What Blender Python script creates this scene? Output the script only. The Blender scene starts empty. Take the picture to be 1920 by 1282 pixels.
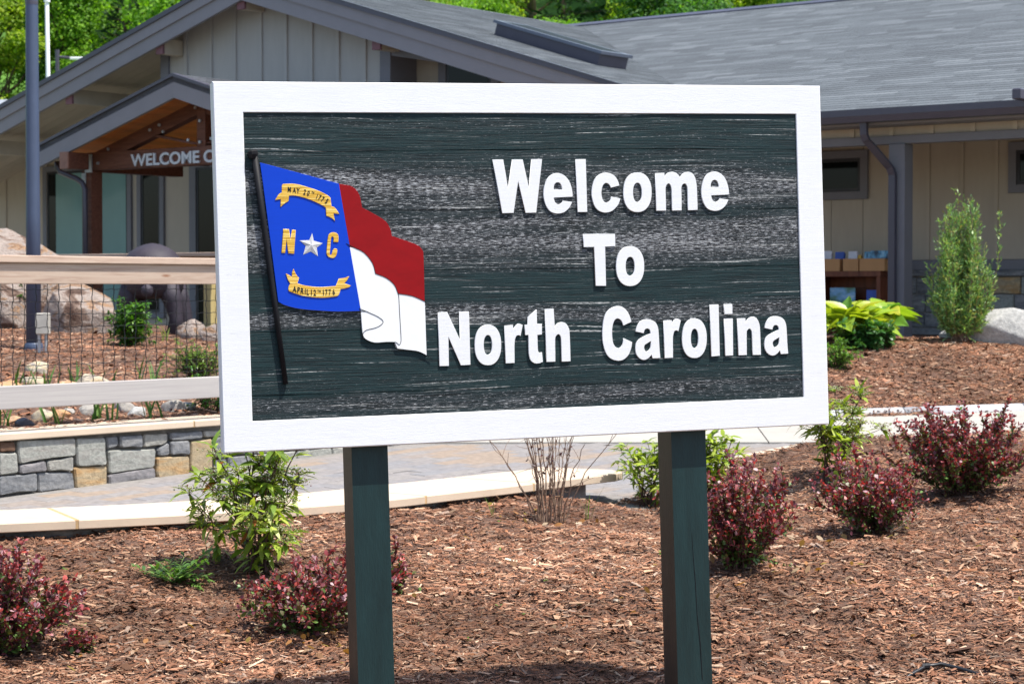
import bpy, math, random
import numpy as np
from mathutils import Vector, Matrix, noise
random.seed(7); RNG = np.random.default_rng(7)
sc = bpy.context.scene
col = sc.collection
R = math.radians

# ---------------------------------------------------------------- camera, sky, sun, exposure
EYE = 1.62
cam_d = bpy.data.cameras.new('camera')
cam = bpy.data.objects.new('camera', cam_d); col.objects.link(cam)
cam.location = (0, 0, EYE)
cam.rotation_euler = (R(90 - 1.4835), 0, 0)
cam_d.sensor_width = 36; cam_d.lens = 73.125
cam_d.clip_start = .1; cam_d.clip_end = 2000
cam_d.dof.use_dof = True; cam_d.dof.focus_distance = 7.9; cam_d.dof.aperture_fstop = 9.0
sc.camera = cam
SUN_EL, SUN_PHI = 67.0, 66.0            # elevation; angle from "towards the camera" round to the right
sd = Vector((math.sin(R(SUN_PHI)) * math.cos(R(SUN_EL)), -math.cos(R(SUN_PHI)) * math.cos(R(SUN_EL)), math.sin(R(SUN_EL))))
world = bpy.data.worlds.new('World'); sc.world = world; world.use_nodes = True
nt = world.node_tree
sky = nt.nodes.new('ShaderNodeTexSky'); sky.sky_type = 'NISHITA'; sky.sun_disc = False
sky.sun_elevation = R(SUN_EL); sky.sun_rotation = math.atan2(sd.x, sd.y)
sky.air_density = 1.0; sky.dust_density = 1.5; sky.ozone_density = 1.0
bg = nt.nodes['Background']; bg.inputs['Strength'].default_value = .15
nt.links.new(sky.outputs[0], bg.inputs['Color'])
sun_d = bpy.data.lights.new('sun', 'SUN'); sun_d.energy = 4.8; sun_d.angle = R(.5); sun_d.color = (1, .96, .89)
sun = bpy.data.objects.new('sun', sun_d); col.objects.link(sun); sun.location = (20, -20, 40)
sun.rotation_euler = sd.to_track_quat('Z', 'Y').to_euler()
sc.view_settings.view_transform = 'Standard'; sc.view_settings.look = 'None'
sc.view_settings.gamma = 1; sc.view_settings.use_curve_mapping = False
sc.view_settings.exposure = .70
sc.render.engine = 'CYCLES'
sc.cycles.use_denoising = True
sc.cycles.max_bounces = 8; sc.cycles.transparent_max_bounces = 8

# ---------------------------------------------------------------- object helpers
def tag(o, label=None, cat=None, group=None, kind=None):
    if label: o['label'] = label
    if cat: o['category'] = cat
    if group: o['group'] = group
    if kind: o['kind'] = kind
    return o

def empty(name, loc=(0, 0, 0), rz=0, label=None, cat=None, group=None):
    o = bpy.data.objects.new(name, None); col.objects.link(o)
    o.location = loc; o.rotation_euler = (0, 0, rz); o.empty_display_size = .1
    return tag(o, label, cat, group)

def link(name, me, parent=None, loc=None, rot=None, scale=None):
    o = bpy.data.objects.new(name, me); col.objects.link(o)
    if parent is not None: o.parent = parent
    if loc is not None: o.location = loc
    if rot is not None: o.rotation_euler = rot
    if scale is not None: o.scale = scale
    return o

def copy_tree(o, parent=None):
    c = o.copy(); col.objects.link(c); c.parent = parent
    for ch in list(o.children): copy_tree(ch, c)
    return c

def raw_mesh(name, V, F, mat, C=None, smooth=False):
    """V (n,3) array, F list of faces or (m,3|4) array, C per-vertex colours."""
    me = bpy.data.meshes.new(name)
    V = np.asarray(V, np.float32)
    if isinstance(F, np.ndarray):
        m, k = F.shape
        me.vertices.add(len(V)); me.vertices.foreach_set('co', V.ravel())
        me.loops.add(m * k); me.loops.foreach_set('vertex_index', F.astype(np.int32).ravel())
        me.polygons.add(m)
        me.polygons.foreach_set('loop_start', np.arange(0, m * k, k, dtype=np.int32))
        me.polygons.foreach_set('loop_total', np.full(m, k, np.int32))
        me.update(calc_edges=True)
    else:
        me.from_pydata(V.tolist(), [], [list(f) for f in F]); me.update()
    if mat is not None: me.materials.append(mat)
    if C is not None:
        a = me.color_attributes.new('Col', 'FLOAT_COLOR', 'POINT')
        C = np.asarray(C, np.float32)
        if C.shape[1] == 3: C = np.concatenate([C, np.ones((len(C), 1), np.float32)], 1)
        a.data.foreach_set('color', C.ravel())
    if smooth: me.polygons.foreach_set('use_smooth', np.ones(len(me.polygons), bool))
    return me

class MB:
    def __init__(s): s.v = []; s.f = []
    def add(s, V, F):
        n = len(s.v); s.v += [tuple(p) for p in V]; s.f += [[i + n for i in f] for f in F]; return s
    def box(s, x0, x1, y0, y1, z0, z1):
        V = [(x0,y0,z0),(x1,y0,z0),(x1,y1,z0),(x0,y1,z0),(x0,y0,z1),(x1,y0,z1),(x1,y1,z1),(x0,y1,z1)]
        return s.add(V, [(3,2,1,0),(4,5,6,7),(0,1,5,4),(1,2,6,5),(2,3,7,6),(3,0,4,7)])
    def bbox(s, x0, x1, y0, y1, z0, z1, b=.004):
        """box with chamfered edges"""
        V = []; 
        for z, i in ((z0, b), (z0 + b, 0), (z1 - b, 0), (z1, b)):
            V += [(x0+i,y0+i,z),(x1-i,y0+i,z),(x1-i,y1-i,z),(x0+i,y1-i,z)] if i else \
                 [(x0,y0,z),(x1,y0,z),(x1,y1,z),(x0,y1,z)]
        F = [(3,2,1,0),(12,13,14,15)]
        for r in range(3):
            for k in range(4):
                a = r*4+k; c = r*4+(k+1) % 4; F.append((a, c, c+4, a+4))
        return s.add(V, F)
    def prism(s, poly, axis, a, b):
        """extrude a 2-D polygon along an axis ('x','y','z') from a to b"""
        n = len(poly)
        def P(p, t):
            return {'x': (t, p[0], p[1]), 'y': (p[0], t, p[1]), 'z': (p[0], p[1], t)}[axis]
        V = [P(p, a) for p in poly] + [P(p, b) for p in poly]
        F = [list(range(n))[::-1], [i + n for i in range(n)]] + [(i, (i+1) % n, (i+1) % n + n, i + n) for i in range(n)]
        return s.add(V, F)
    def tube(s, pts, r, k=6, caps=True, up=None):
        pts = [Vector(p) for p in pts]; n = len(pts)
        rs = r if isinstance(r, (list, tuple)) else [r] * n
        V = []; last = None
        for i, p in enumerate(pts):
            d = (pts[min(i+1, n-1)] - pts[max(i-1, 0)]).normalized()
            ref = Vector(up) if up else (Vector((0, 0, 1)) if abs(d.z) < .9 else Vector((1, 0, 0)))
            a = d.cross(ref).normalized()
            if last is not None and a.dot(last) < 0: a = -a
            last = a; b = d.cross(a)
            for j in range(k):
                t = 2 * math.pi * (j + .5) / k
                V.append(p + (a * math.cos(t) + b * math.sin(t)) * rs[i])
        F = [(i*k+j, i*k+(j+1) % k, (i+1)*k+(j+1) % k, (i+1)*k+j) for i in range(n-1) for j in range(k)]
        if caps: F += [list(range(k))[::-1], [(n-1)*k + j for j in range(k)]]
        return s.add(V, F)
    def lathe(s, prof, c=(0, 0), k=24):
        V = []; 
        for r, z in prof:
            V += [(c[0] + r*math.cos(2*math.pi*j/k), c[1] + r*math.sin(2*math.pi*j/k), z) for j in range(k)]
        n = len(prof)
        F = [(i*k+j, i*k+(j+1) % k, (i+1)*k+(j+1) % k, (i+1)*k+j) for i in range(n-1) for j in range(k)]
        F += [list(range(k))[::-1], [(n-1)*k+j for j in range(k)]]
        return s.add(V, F)
    def build(s, name, mat, parent=None, off=None, smooth=False, **kw):
        V = np.array(s.v, np.float32)
        if off is not None: V = V - np.array(off, np.float32)
        me = raw_mesh(name, V, s.f, mat)
        if smooth:
            for p in me.polygons: p.use_smooth = len(p.vertices) == 4
        o = link(name, me, parent)
        return tag(o, **kw)

# ---------------------------------------------------------------- material helpers
def lin(r, g, b):
    f = lambda c: (c/255/12.92) if c/255 <= .04045 else ((c/255+.055)/1.055)**2.4
    return (f(r), f(g), f(b))
class Mat:
    def __init__(s, name, rough=.6, spec=.4, metal=0):
        s.m = bpy.data.materials.new(name); s.m.use_nodes = True
        s.n = s.m.node_tree.nodes; s.l = s.m.node_tree.links
        s.p = s.n['Principled BSDF']; s.p.inputs['Roughness'].default_value = rough
        s.p.inputs['Specular IOR Level'].default_value = spec; s.p.inputs['Metallic'].default_value = metal
    def node(s, t, **kw):
        n = s.n.new('ShaderNode' + t)
        for k, v in kw.items():
            if k in n.inputs: 
                if hasattr(v, 'bl_rna') or isinstance(v, bpy.types.NodeSocket): s.l.new(v, n.inputs[k])
                else: n.inputs[k].default_value = v
            else: setattr(n, k, v)
        return n
    def con(s, a, b): s.l.new(a, b)
    def coords(s, scale=(1, 1, 1), rnd=True, world=False):
        if world: src = s.node('NewGeometry').outputs['Position']
        else: src = s.node('TexCoord').outputs['Object']
        if rnd and not world:
            oi = s.node('ObjectInfo')
            mul = s.node('VectorMath', operation='SCALE'); mul.inputs[0].default_value = (37.1, 53.7, 91.3); s.con(oi.outputs['Random'], mul.inputs['Scale'])
            ad = s.node('VectorMath', operation='ADD'); s.con(src, ad.inputs[0]); s.con(mul.outputs[0], ad.inputs[1]); src = ad.outputs[0]
        mp = s.node('Mapping'); mp.inputs['Scale'].default_value = scale; s.con(src, mp.inputs['Vector'])
        return mp.outputs[0]
    def noise(s, vec, scale=5, detail=4, rough=.6, dist=0):
        n = s.node('TexNoise'); n.inputs['Scale'].default_value = scale; n.inputs['Detail'].default_value = detail
        n.inputs['Roughness'].default_value = rough; n.inputs['Distortion'].default_value = dist
        s.con(vec, n.inputs['Vector']); return n.outputs['Fac']
    def ramp(s, fac, stops):
        r = s.node('ValToRGB'); cr = r.color_ramp
        while len(cr.elements) < len(stops): cr.elements.new(.5)
        for e, (p, c) in zip(cr.elements, stops):
            e.position = p; e.color = tuple(c) + (1,) if len(c) == 3 else c
        s.con(fac, r.inputs['Fac']); return r.outputs['Color']
    def mix(s, fac, a, b, mode='MIX'):
        n = s.node('Mix', data_type='RGBA', blend_type=mode)
        for sock, v in ((n.inputs['Factor'], fac), (n.inputs[6], a), (n.inputs[7], b)):
            if isinstance(v, bpy.types.NodeSocket): s.con(v, sock)
            else: sock.default_value = v if not isinstance(v, tuple) else (tuple(v) + (1,))[:4]
        return n.outputs[2]
    def math(s, op, a, b=0, clamp=False):
        n = s.node('Math', operation=op); n.use_clamp = clamp
        for sock, v in ((n.inputs[0], a), (n.inputs[1], b)):
            if isinstance(v, bpy.types.NodeSocket): s.con(v, sock)
            else: sock.default_value = v
        return n.outputs[0]
    def color(s, c):
        if isinstance(c, bpy.types.NodeSocket): s.con(c, s.p.inputs['Base Color'])
        else: s.p.inputs['Base Color'].default_value = tuple(c) + (1,)
        return s
    def rough(s, r): s.con(r, s.p.inputs['Roughness']); return s
    def bump(s, h, strength=.3, dist=.005):
        b = s.node('Bump'); b.inputs['Strength'].default_value = strength; b.inputs['Distance'].default_value = dist
        s.con(h, b.inputs['Height']); s.con(b.outputs[0], s.p.inputs['Normal']); return s

def simple(name, c, rough=.6, var=.25, scale=8, stretch=(1, 1, 1), bump=.15, dist=.003, spec=.35, metal=0, rnd=.12, world=False):
    """painted / plain surface: colour broken up by two noises, per-object shift, fine relief"""
    m = Mat(name, rough, spec, metal)
    v = m.coords(stretch, world=world)
    f = m.noise(v, scale, 6, .65); g = m.noise(v, scale * 7, 3, .6)
    lo = tuple(x * (1 - var) for x in c); hi = tuple(min(1, x * (1 + var)) for x in c)
    cc = m.ramp(f, [(.25, lo), (.75, hi)])
    oi = m.node('ObjectInfo')
    k = m.math('ADD', m.math('MULTIPLY', oi.outputs['Random'], 2 * rnd), 1 - rnd)
    cmb = m.node('CombineXYZ'); [m.con(k, cmb.inputs[i]) for i in range(3)]
    cc = m.mix(1, cc, cmb.outputs[0], 'MULTIPLY')
    m.color(cc)
    if bump: m.bump(g, bump, dist)
    return m.m

def wood(name, stops, stretch=(3, 60, 60), rough=.6, knots=None, bump=.25, dist=.002, spec=.3, rnd=.15):
    """grain runs along local x unless stretched otherwise"""
    m = Mat(name, rough, spec)
    v = m.coords(stretch)
    f = m.noise(v, 1, 5, .65, 1.2)
    c = m.ramp(f, stops)
    oi = m.node('ObjectInfo')
    k = m.math('ADD', m.math('MULTIPLY', oi.outputs['Random'], 2 * rnd), 1 - rnd)
    cmb = m.node('CombineXYZ'); [m.con(k, cmb.inputs[i]) for i in range(3)]
    c = m.mix(1, c, cmb.outputs[0], 'MULTIPLY')
    if knots:
        vo = m.node('TexVoronoi', feature='F1'); vo.inputs['Scale'].default_value = 1
        m.con(m.coords(knots[0]), vo.inputs['Vector'])
        kf = m.ramp(vo.outputs['Distance'], [(0, (1, 1, 1)), (knots[1], (.6, .6, .6)), (knots[1] * 1.8, (0, 0, 0))])
        c = m.mix(kf, c, knots[2])
    m.color(c); m.bump(f, bump, dist)
    return m.m

def leafmat(name, rough=.4, trans=.3, spec=.45, tcol=(1.3, 1.4, .5)):
    """leaf colour from the per-leaf colour attribute, light passes through"""
    m = Mat(name, rough, spec)
    at = m.node('Attribute', attribute_name='Col')
    v = m.coords((1, 1, 1), rnd=False); f = m.noise(v, 40, 3)
    c = m.mix(m.math('MULTIPLY', f, .28), at.outputs['Color'], (.02, .02, .01), 'MIX')
    m.color(c)
    tr = m.node('BsdfTranslucent'); m.con(m.mix(1, at.outputs['Color'], tcol, 'MULTIPLY'), tr.inputs['Color'])
    mx = m.node('MixShader'); mx.inputs['Fac'].default_value = trans
    m.con(m.p.outputs[0], mx.inputs[1]); m.con(tr.outputs[0], mx.inputs[2])
    m.con(mx.outputs[0], m.n['Material Output'].inputs['Surface'])
    return m.m

def attrmat(name, rough=.8, spec=.2, bump=.2, scale=60):
    m = Mat(name, rough, spec)
    at = m.node('Attribute', attribute_name='Col')
    f = m.noise(m.coords((1, 1, 1), rnd=False), scale, 4, .65)
    m.color(m.mix(1, at.outputs['Color'], m.ramp(f, [(.3, (.6, .6, .6)), (.7, (1.2, 1.2, 1.2))]), 'MULTIPLY'))
    m.bump(f, bump, .004)
    return m.m

MT = {}
MT['white_paint'] = simple('white_paint', (.765, .765, .765), .5, .055, 5, (1.2, 1.2, 30), .4, .002, .3, rnd=.01)
MT['flag_white'] = simple('flag_white_paint', (.80, .80, .79), .4, .02, 6, bump=.1, rnd=0)
MT['flag_blue'] = simple('flag_blue_paint', (.002, .048, .50), .45, .06, 6, (3, 3, 60), .15, .001, .2, rnd=0)
MT['flag_red'] = simple('flag_red_paint', (.26, .002, .004), .45, .16, 7, (1, 1, 2), .15, .001, .2, rnd=0)
MT['black_paint'] = simple('black_paint', (.010, .010, .012), .6, .2, 20, bump=.1, spec=.2)
MT['post_green'] = simple('post_green_paint', (.0075, .025, .0255), .45, .3, 3, (8, 8, 1.2), .45, .003, .35, rnd=.04)
MT['post_side'] = simple('shaded_post_side', (.034, .025, .018), .5, .45, 3, (10, 10, .8), .5, .003, .35, rnd=.04)  # shade and brown mulch reflection painted into the posts' left faces
MT['silver'] = simple('star_silver_paint', (.62, .62, .62), .4, .1, 9, (1, 1, 40), .7, .003, rnd=0)

def gold_mat():
    m = Mat('gold_leaf_paint', .35, .5)
    v = m.coords((6, 6, 170)); f = m.noise(v, 1, 4, .6, .6)
    m.color(m.ramp(f, [(.36, (.46, .23, .008)), (.5, (.72, .42, .04)), (.64, (.85, .64, .20))])); m.bump(f, .8, .003)
    return m.m
MT['gold'] = gold_mat()

def board_mat():
    """dark green stain over sandblasted cedar: smooth stained bands alternate with gritty raised-grain bands full of pale flecks, dry weathering plus painted-in glints"""
    m = Mat('stained_cedar', .55, .3)
    tc = m.node('TexCoord').outputs['Object']
    sx = m.node('SeparateXYZ'); m.con(tc, sx.inputs[0])
    X, Z = sx.outputs['X'], sx.outputs['Z']
    def vec(fx, fz, z=None):
        cb = m.node('CombineXYZ'); m.con(m.math('MULTIPLY', X, fx), cb.inputs['X']); m.con(m.math('MULTIPLY', z or Z, fz), cb.inputs['Z']); return cb.outputs[0]
    bend = m.noise(vec(.8, 6), 1, 2, .5)
    zz = m.math('ADD', Z, m.math('MULTIPLY', m.math('SUBTRACT', bend, .5), .06))
    jag = m.noise(vec(2.2, 60, zz), 1, 3, .6)
    zb = m.math('ADD', zz, m.math('MULTIPLY', m.math('SUBTRACT', jag, .5), .05))
    # how dry each growth band of the boards is, from the bottom edge to the top (height in metres from the foot of the sign's middle)
    t = m.math('DIVIDE', m.math('SUBTRACT', zb, 1.72 - .5632), 1.1264)
    BAND = [(0, .45), (.03, .62), (.07, .55), (.085, .18), (.12, .30), (.135, .06), (.27, .05), (.285, .12), (.295, .62), (.34, .72), (.36, .35), (.375, .04), (.45, .08), (.465, .35), (.50, .60), (.56, .82), (.63, .78), (.665, .40), (.68, .66), (.76, .80), (.80, .60), (.84, .28), (.86, .36), (.875, .12), (.93, .20), (.97, .28), (1, .22)]
    dry = m.ramp(t, [(p, (v, v, v)) for p, v in BAND])
    big = m.noise(vec(1.1, 14, zz), 1, 3, .55)
    dry = m.math('ADD', dry, m.math('MULTIPLY', m.math('SUBTRACT', big, .5), 1.1), True)
    grain = m.noise(vec(4, 170, zz), 1, 4, .7)
    fleck = m.noise(vec(36, 265, zz), 1, 4, .8)
    streak = m.noise(vec(1.6, 105, zz), 1, 2, .5)
    base = m.ramp(grain, [(.36, (.0012, .006, .0072)), (.5, (.0038, .0195, .0215)), (.66, (.008, .031, .033))])
    dryc = m.ramp(grain, [(.38, (.001, .0015, .002)), (.5, (.013, .015, .018)), (.64, (.07, .07, .076))])
    c = m.mix(m.math('MULTIPLY', m.math('SUBTRACT', dry, .25), 1.6, True), base, dryc)
    th = m.math('SUBTRACT', .665, m.math('MULTIPLY', dry, .185))
    fl = m.math('MULTIPLY', m.math('SUBTRACT', fleck, th), 13, True)
    c = m.mix(m.math('MULTIPLY', fl, .68), c, (.54, .55, .56))  # glints on the raised grain painted in together with the weathered flecks
    st = m.math('MULTIPLY', m.math('SUBTRACT', streak, .625), 13, True)
    st = m.math('MULTIPLY', st, m.math('MULTIPLY', m.math('SUBTRACT', fleck, .42), 7, True))
    c = m.mix(m.math('MULTIPLY', st, .85), c, (.60, .60, .58))
    dk = m.math('MULTIPLY', m.math('SUBTRACT', .335, streak), 14, True)
    c = m.mix(m.math('MULTIPLY', dk, .8), c, (.002, .002, .003))
    m.color(c)
    h = m.math('ADD', m.math('MULTIPLY', grain, 1.0), m.math('MULTIPLY', fleck, .3))
    m.bump(h, .6, .005)
    return m.m
MT['board'] = board_mat()

MT['soil'] = simple('mulch_soil', (.115, .063, .042), .95, .45, 9, bump=.8, dist=.02, world=True, rnd=0)
MT['chip'] = attrmat('mulch_chips', .85, .15, .3, 90)
MT['asphalt'] = simple('asphalt', (.05, .05, .05), .9, .2, 5, bump=.3, world=True)
MT['ground'] = simple('ground_soil', (.06, .06, .03), .95, .4, .5, bump=.5, dist=.05, world=True)
MT['hill'] = simple('hill_undergrowth', (.07, .16, .02), .95, .5, .12, bump=.8, dist=.5, world=True)
MT['concrete'] = simple('concrete', (.36, .335, .295), .85, .10, 3, bump=.2, world=True, rnd=.04)
MT['curb'] = simple('curb_concrete', (.35, .35, .355), .8, .14, 6, bump=.2)
MT['capstone'] = simple('sandstone_cap', (.56, .45, .34), .8, .07, 5, (1, 1, 1), .2, .003, .2, rnd=.05)
MT['joint'] = simple('sand_mortar', (.50, .33, .17), .9, .2, 30)
MT['mortar'] = simple('mortar', (.215, .20, .185), .95, .25, 20)
def paver_mat():
    m = Mat('paver', .85, .2)
    oi = m.node('ObjectInfo')
    at = m.node('Attribute', attribute_name='Col')
    f = m.noise(m.coords((1, 1, 1), world=True), 18, 4)
    m.color(m.mix(1, at.outputs['Color'], m.ramp(f, [(.3, (.8, .8, .8)), (.7, (1.15, 1.15, 1.15))]), 'MULTIPLY')); m.bump(f, .3, .003)
    return m.m
MT['paver'] = paver_mat()
def stone_mat(name, stops, stretch=(3, 3, 14), sc_=1.2, bump=.9, dist=.012):
    m = Mat(name, .85, .25)
    f = m.noise(m.coords(stretch), sc_, 5, .6, .8); g = m.noise(m.coords((1, 1, 1)), 28, 6, .7)
    c = m.ramp(f, stops)
    c = m.mix(1, c, m.ramp(g, [(.3, (.72, .72, .72)), (.7, (1.2, 1.2, 1.2))]), 'MULTIPLY')
    m.color(c); m.bump(g, bump, dist); return m.m
SM = {
 'g': stone_mat('grey_stone', [(.36, (.24, .24, .215)), (.5, (.33, .33, .295)), (.66, (.27, .255, .23))]),
 'd': stone_mat('blue_grey_stone', [(.36, (.125, .128, .136)), (.5, (.195, .197, .202)), (.66, (.26, .255, .25))]),
 'm': stone_mat('mauve_grey_stone', [(.36, (.16, .155, .16)), (.6, (.27, .25, .25))]),
 'l': stone_mat('pale_stone', [(.3, (.27, .265, .24)), (.65, (.33, .31, .27)), (.8, (.36, .27, .17))]),
 't': stone_mat('tan_stone', [(.3, (.30, .25, .17)), (.5, (.40, .30, .18)), (.62, (.42, .25, .11)), (.8, (.30, .27, .20))], (2, 2, 9)),
 'b': stone_mat('brown_stone', [(.3, (.10, .055, .035)), (.7, (.19, .11, .07))]),
}
MT['granite'] = stone_mat('granite', [(.3, (.30, .30, .29)), (.6, (.44, .43, .41))], (9, 9, 9), 2, .8, .02)
MT['boulder'] = stone_mat('boulder_stone', [(.36, (.08, .045, .033)), (.45, (.22, .15, .115)), (.50, (.40, .33, .285)), (.57, (.33, .27, .235)), (.62, (.38, .23, .13)), (.68, (.15, .10, .08))], (1.6, 1.6, 3.6), 1.5, 1.0, .05)
MT['rock'] = stone_mat('garden_rock', [(.36, (.22, .19, .16)), (.46, (.44, .38, .29)), (.56, (.46, .36, .22)), (.66, (.34, .31, .28))], (5, 5, 9), 1.5, .8, .015)
MT['rock_orange'] = stone_mat('orange_rock', [(.38, (.36, .24, .17)), (.48, (.50, .26, .12)), (.56, (.46, .33, .22)), (.66, (.42, .19, .08))], (5, 5, 9), 1.5, .8, .015)
MT['rock_dark'] = stone_mat('dark_rock', [(.38, (.06, .06, .07)), (.6, (.14, .14, .16))], (5, 5, 9), 1.5, .8, .015)
MT['rock_pale'] = stone_mat('pale_rock', [(.36, (.22, .21, .20)), (.5, (.36, .33, .29)), (.64, (.30, .28, .26))], (5, 5, 9), 1.5, .8, .015)

MT['rail'] = wood('pale_cedar', [(.3, (.34, .23, .17)), (.5, (.47, .35, .27)), (.7, (.53, .42, .33))], (1.6, 26, 26), .65, ((2.2, 1, 9), .07, (.22, .09, .04)))
MT['rail_grey'] = wood('weathered_cedar', [(.3, (.29, .265, .255)), (.5, (.34, .315, .30)), (.7, (.385, .36, .335))], (.7, 40, 40), .75, ((2.0, 1, 8), .06, (.12, .06, .045)))
MT['fence_post'] = wood('treated_post', [(.3, (.36, .27, .11)), (.6, (.48, .38, .17)), (.75, (.44, .29, .12))], (14, 14, 1), .7)
MT['wire'] = simple('black_wire', (.015, .015, .017), .45, .2, 30, bump=0, metal=.3)
MT['siding'] = simple('tan_siding', (.41, .35, .275), .7, .05, 4, (3, 3, .6), .15, .002, rnd=.03)
MT['siding_grey'] = simple('grey_siding', (.40, .375, .345), .7, .05, 4, (3, 3, .6), .15, .002, rnd=.03)
MT['trim'] = simple('grey_trim', (.165, .16, .175), .6, .07, 5, bump=.1, rnd=.03)
MT['fascia'] = simple('fascia_paint', (.238, .222, .232), .55, .06, 3, bump=.1, rnd=.03)
MT['gutter'] = simple('dark_gutter', (.06, .055, .075), .35, .1, 5, bump=.05, spec=.5)
MT['soffit'] = simple('soffit_board', (.46, .385, .29), .7, .08, 5, bump=.1, rnd=.08)
MT['timber'] = wood('brown_timber', [(.3, (.075, .026, .016)), (.6, (.15, .058, .035)), (.75, (.19, .08, .05))], (2, 22, 22), .6)
MT['beam_end'] = simple('purple_brown_stain', (.19, .085, .095), .6, .2, 12)
MT['beam_end_pale'] = simple('weathered_beam_end', (.27, .14, .10), .7, .25, 9)
MT['ceiling'] = wood('orange_planks', [(.3, (.70, .20, .03)), (.6, (.84, .31, .06)), (.75, (.86, .40, .11))], (22, 2, 22), .5)
MT['galv'] = simple('galvanised_steel', (.42, .43, .45), .4, .15, 25, metal=.5)
MT['frame_dark'] = simple('dark_window_frame', (.03, .03, .035), .4, .1, 8)
MT['sign_letter'] = simple('brushed_letters', (.50, .50, .53), .4, .08, 20, bump=.05, metal=.3)
def glass_mat(name, c, rough=.04, var=.2, spec=.16):
    m = Mat(name, rough, spec); f = m.noise(m.coords((1, 1, .4)), 1.5, 3)
    m.color(m.ramp(f, [(.3, tuple(x*(1-var) for x in c)), (.7, tuple(x*(1+var) for x in c))])); return m.m
MT['glass'] = glass_mat('dark_glass', (.006, .008, .008))
MT['glass_dull'] = glass_mat('dusty_dark_glass', (.02, .022, .026), .45, .2, .1)
MT['glass_teal'] = glass_mat('teal_film_glass', (.17, .29, .275), .12, .08)
MT['shingle'] = attrmat('asphalt_shingle', .9, .25, .4, 70)
def shingle_base():
    m = Mat('shingle_underlay', .9, .25)
    br = m.node('TexBrick'); br.inputs['Scale'].default_value = 1; br.inputs['Mortar Size'].default_value = .004
    br.inputs['Brick Width'].default_value = .6; br.inputs['Row Height'].default_value = .14
    br.inputs['Color1'].default_value = (.075, .08, .09, 1); br.inputs['Color2'].default_value = (.12, .125, .14, 1); br.inputs['Mortar'].default_value = (.03, .03, .03, 1)
    m.con(m.coords((1, 1, 1), rnd=False), br.inputs['Vector']); m.color(br.outputs['Color']); return m.m
MT['shingle_base'] = shingle_base()
MT['lamp_pole'] = simple('blue_grey_pole', (.055, .075, .125), .45, .1, 4, (4, 4, 1), .1, spec=.5, metal=.1)
MT['flagpole'] = simple('white_pole', (.75, .75, .76), .4, .05, 4)
MT['conduit'] = simple('grey_conduit_box', (.42, .40, .35), .6, .2, 12)
MT['bronze'] = simple('dark_bronze', (.034, .028, .038), .62, .25, 7, bump=.4, dist=.01, spec=.3)
MT['bookcase'] = wood('red_brown_wood', [(.3, (.10, .028, .014)), (.6, (.20, .062, .03)), (.75, (.26, .09, .045))], (8, 8, 1.2), .5)
MT['cardboard'] = simple('cardboard', (.50, .26, .115), .8, .08, 6, bump=.05)
MT['hose'] = simple('black_hose', (.012, .013, .016), .4, .2, 20)
MT['bark'] = simple('bark', (.11, .075, .05), .9, .35, 20, (1, 1, .3), .6, .01)
MT['twig'] = simple('dark_twig', (.075, .042, .034), .8, .3, 30)
MT['twig_pale'] = simple('bare_twig', (.20, .13, .09), .8, .3, 30)
MT['leaf'] = leafmat('leaf')
MT['leaf_red'] = leafmat('barberry_leaf', .45, .25, .4, (1.5, .55, .45))
MT['leaf_tree'] = leafmat('tree_leaf', .6, .45, .25, (1.25, 1.35, .4))
def print_mat(name, stops, stretch, s):
    m = Mat(name, .4, .4); f = m.noise(m.coords(stretch), s, 3); m.color(m.ramp(f, stops)); return m.m
MT['print_sky'] = print_mat('landscape_print', [(.3, (.05, .12, .06)), (.45, (.10, .22, .16)), (.6, (.18, .38, .6)), (.75, (.45, .6, .7))], (3, 3, 6), 1.3)
MT['print_white'] = print_mat('white_brochure', [(.35, (.55, .55, .62)), (.6, (.62, .62, .68)), (.72, (.3, .05, .05))], (6, 6, 12), 1)
MT['print_blue'] = simple('blue_print', (.03, .08, .35), .4, .3, 12)
MT['print_yellow'] = simple('yellow_print', (.6, .33, .03), .4, .3, 18)
MT['print_cyan'] = print_mat('cyan_card', [(.4, (.02, .05, .09)), (.55, (.12, .35, .55)), (.7, (.4, .6, .7))], (18, 18, 9), 1)

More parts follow.
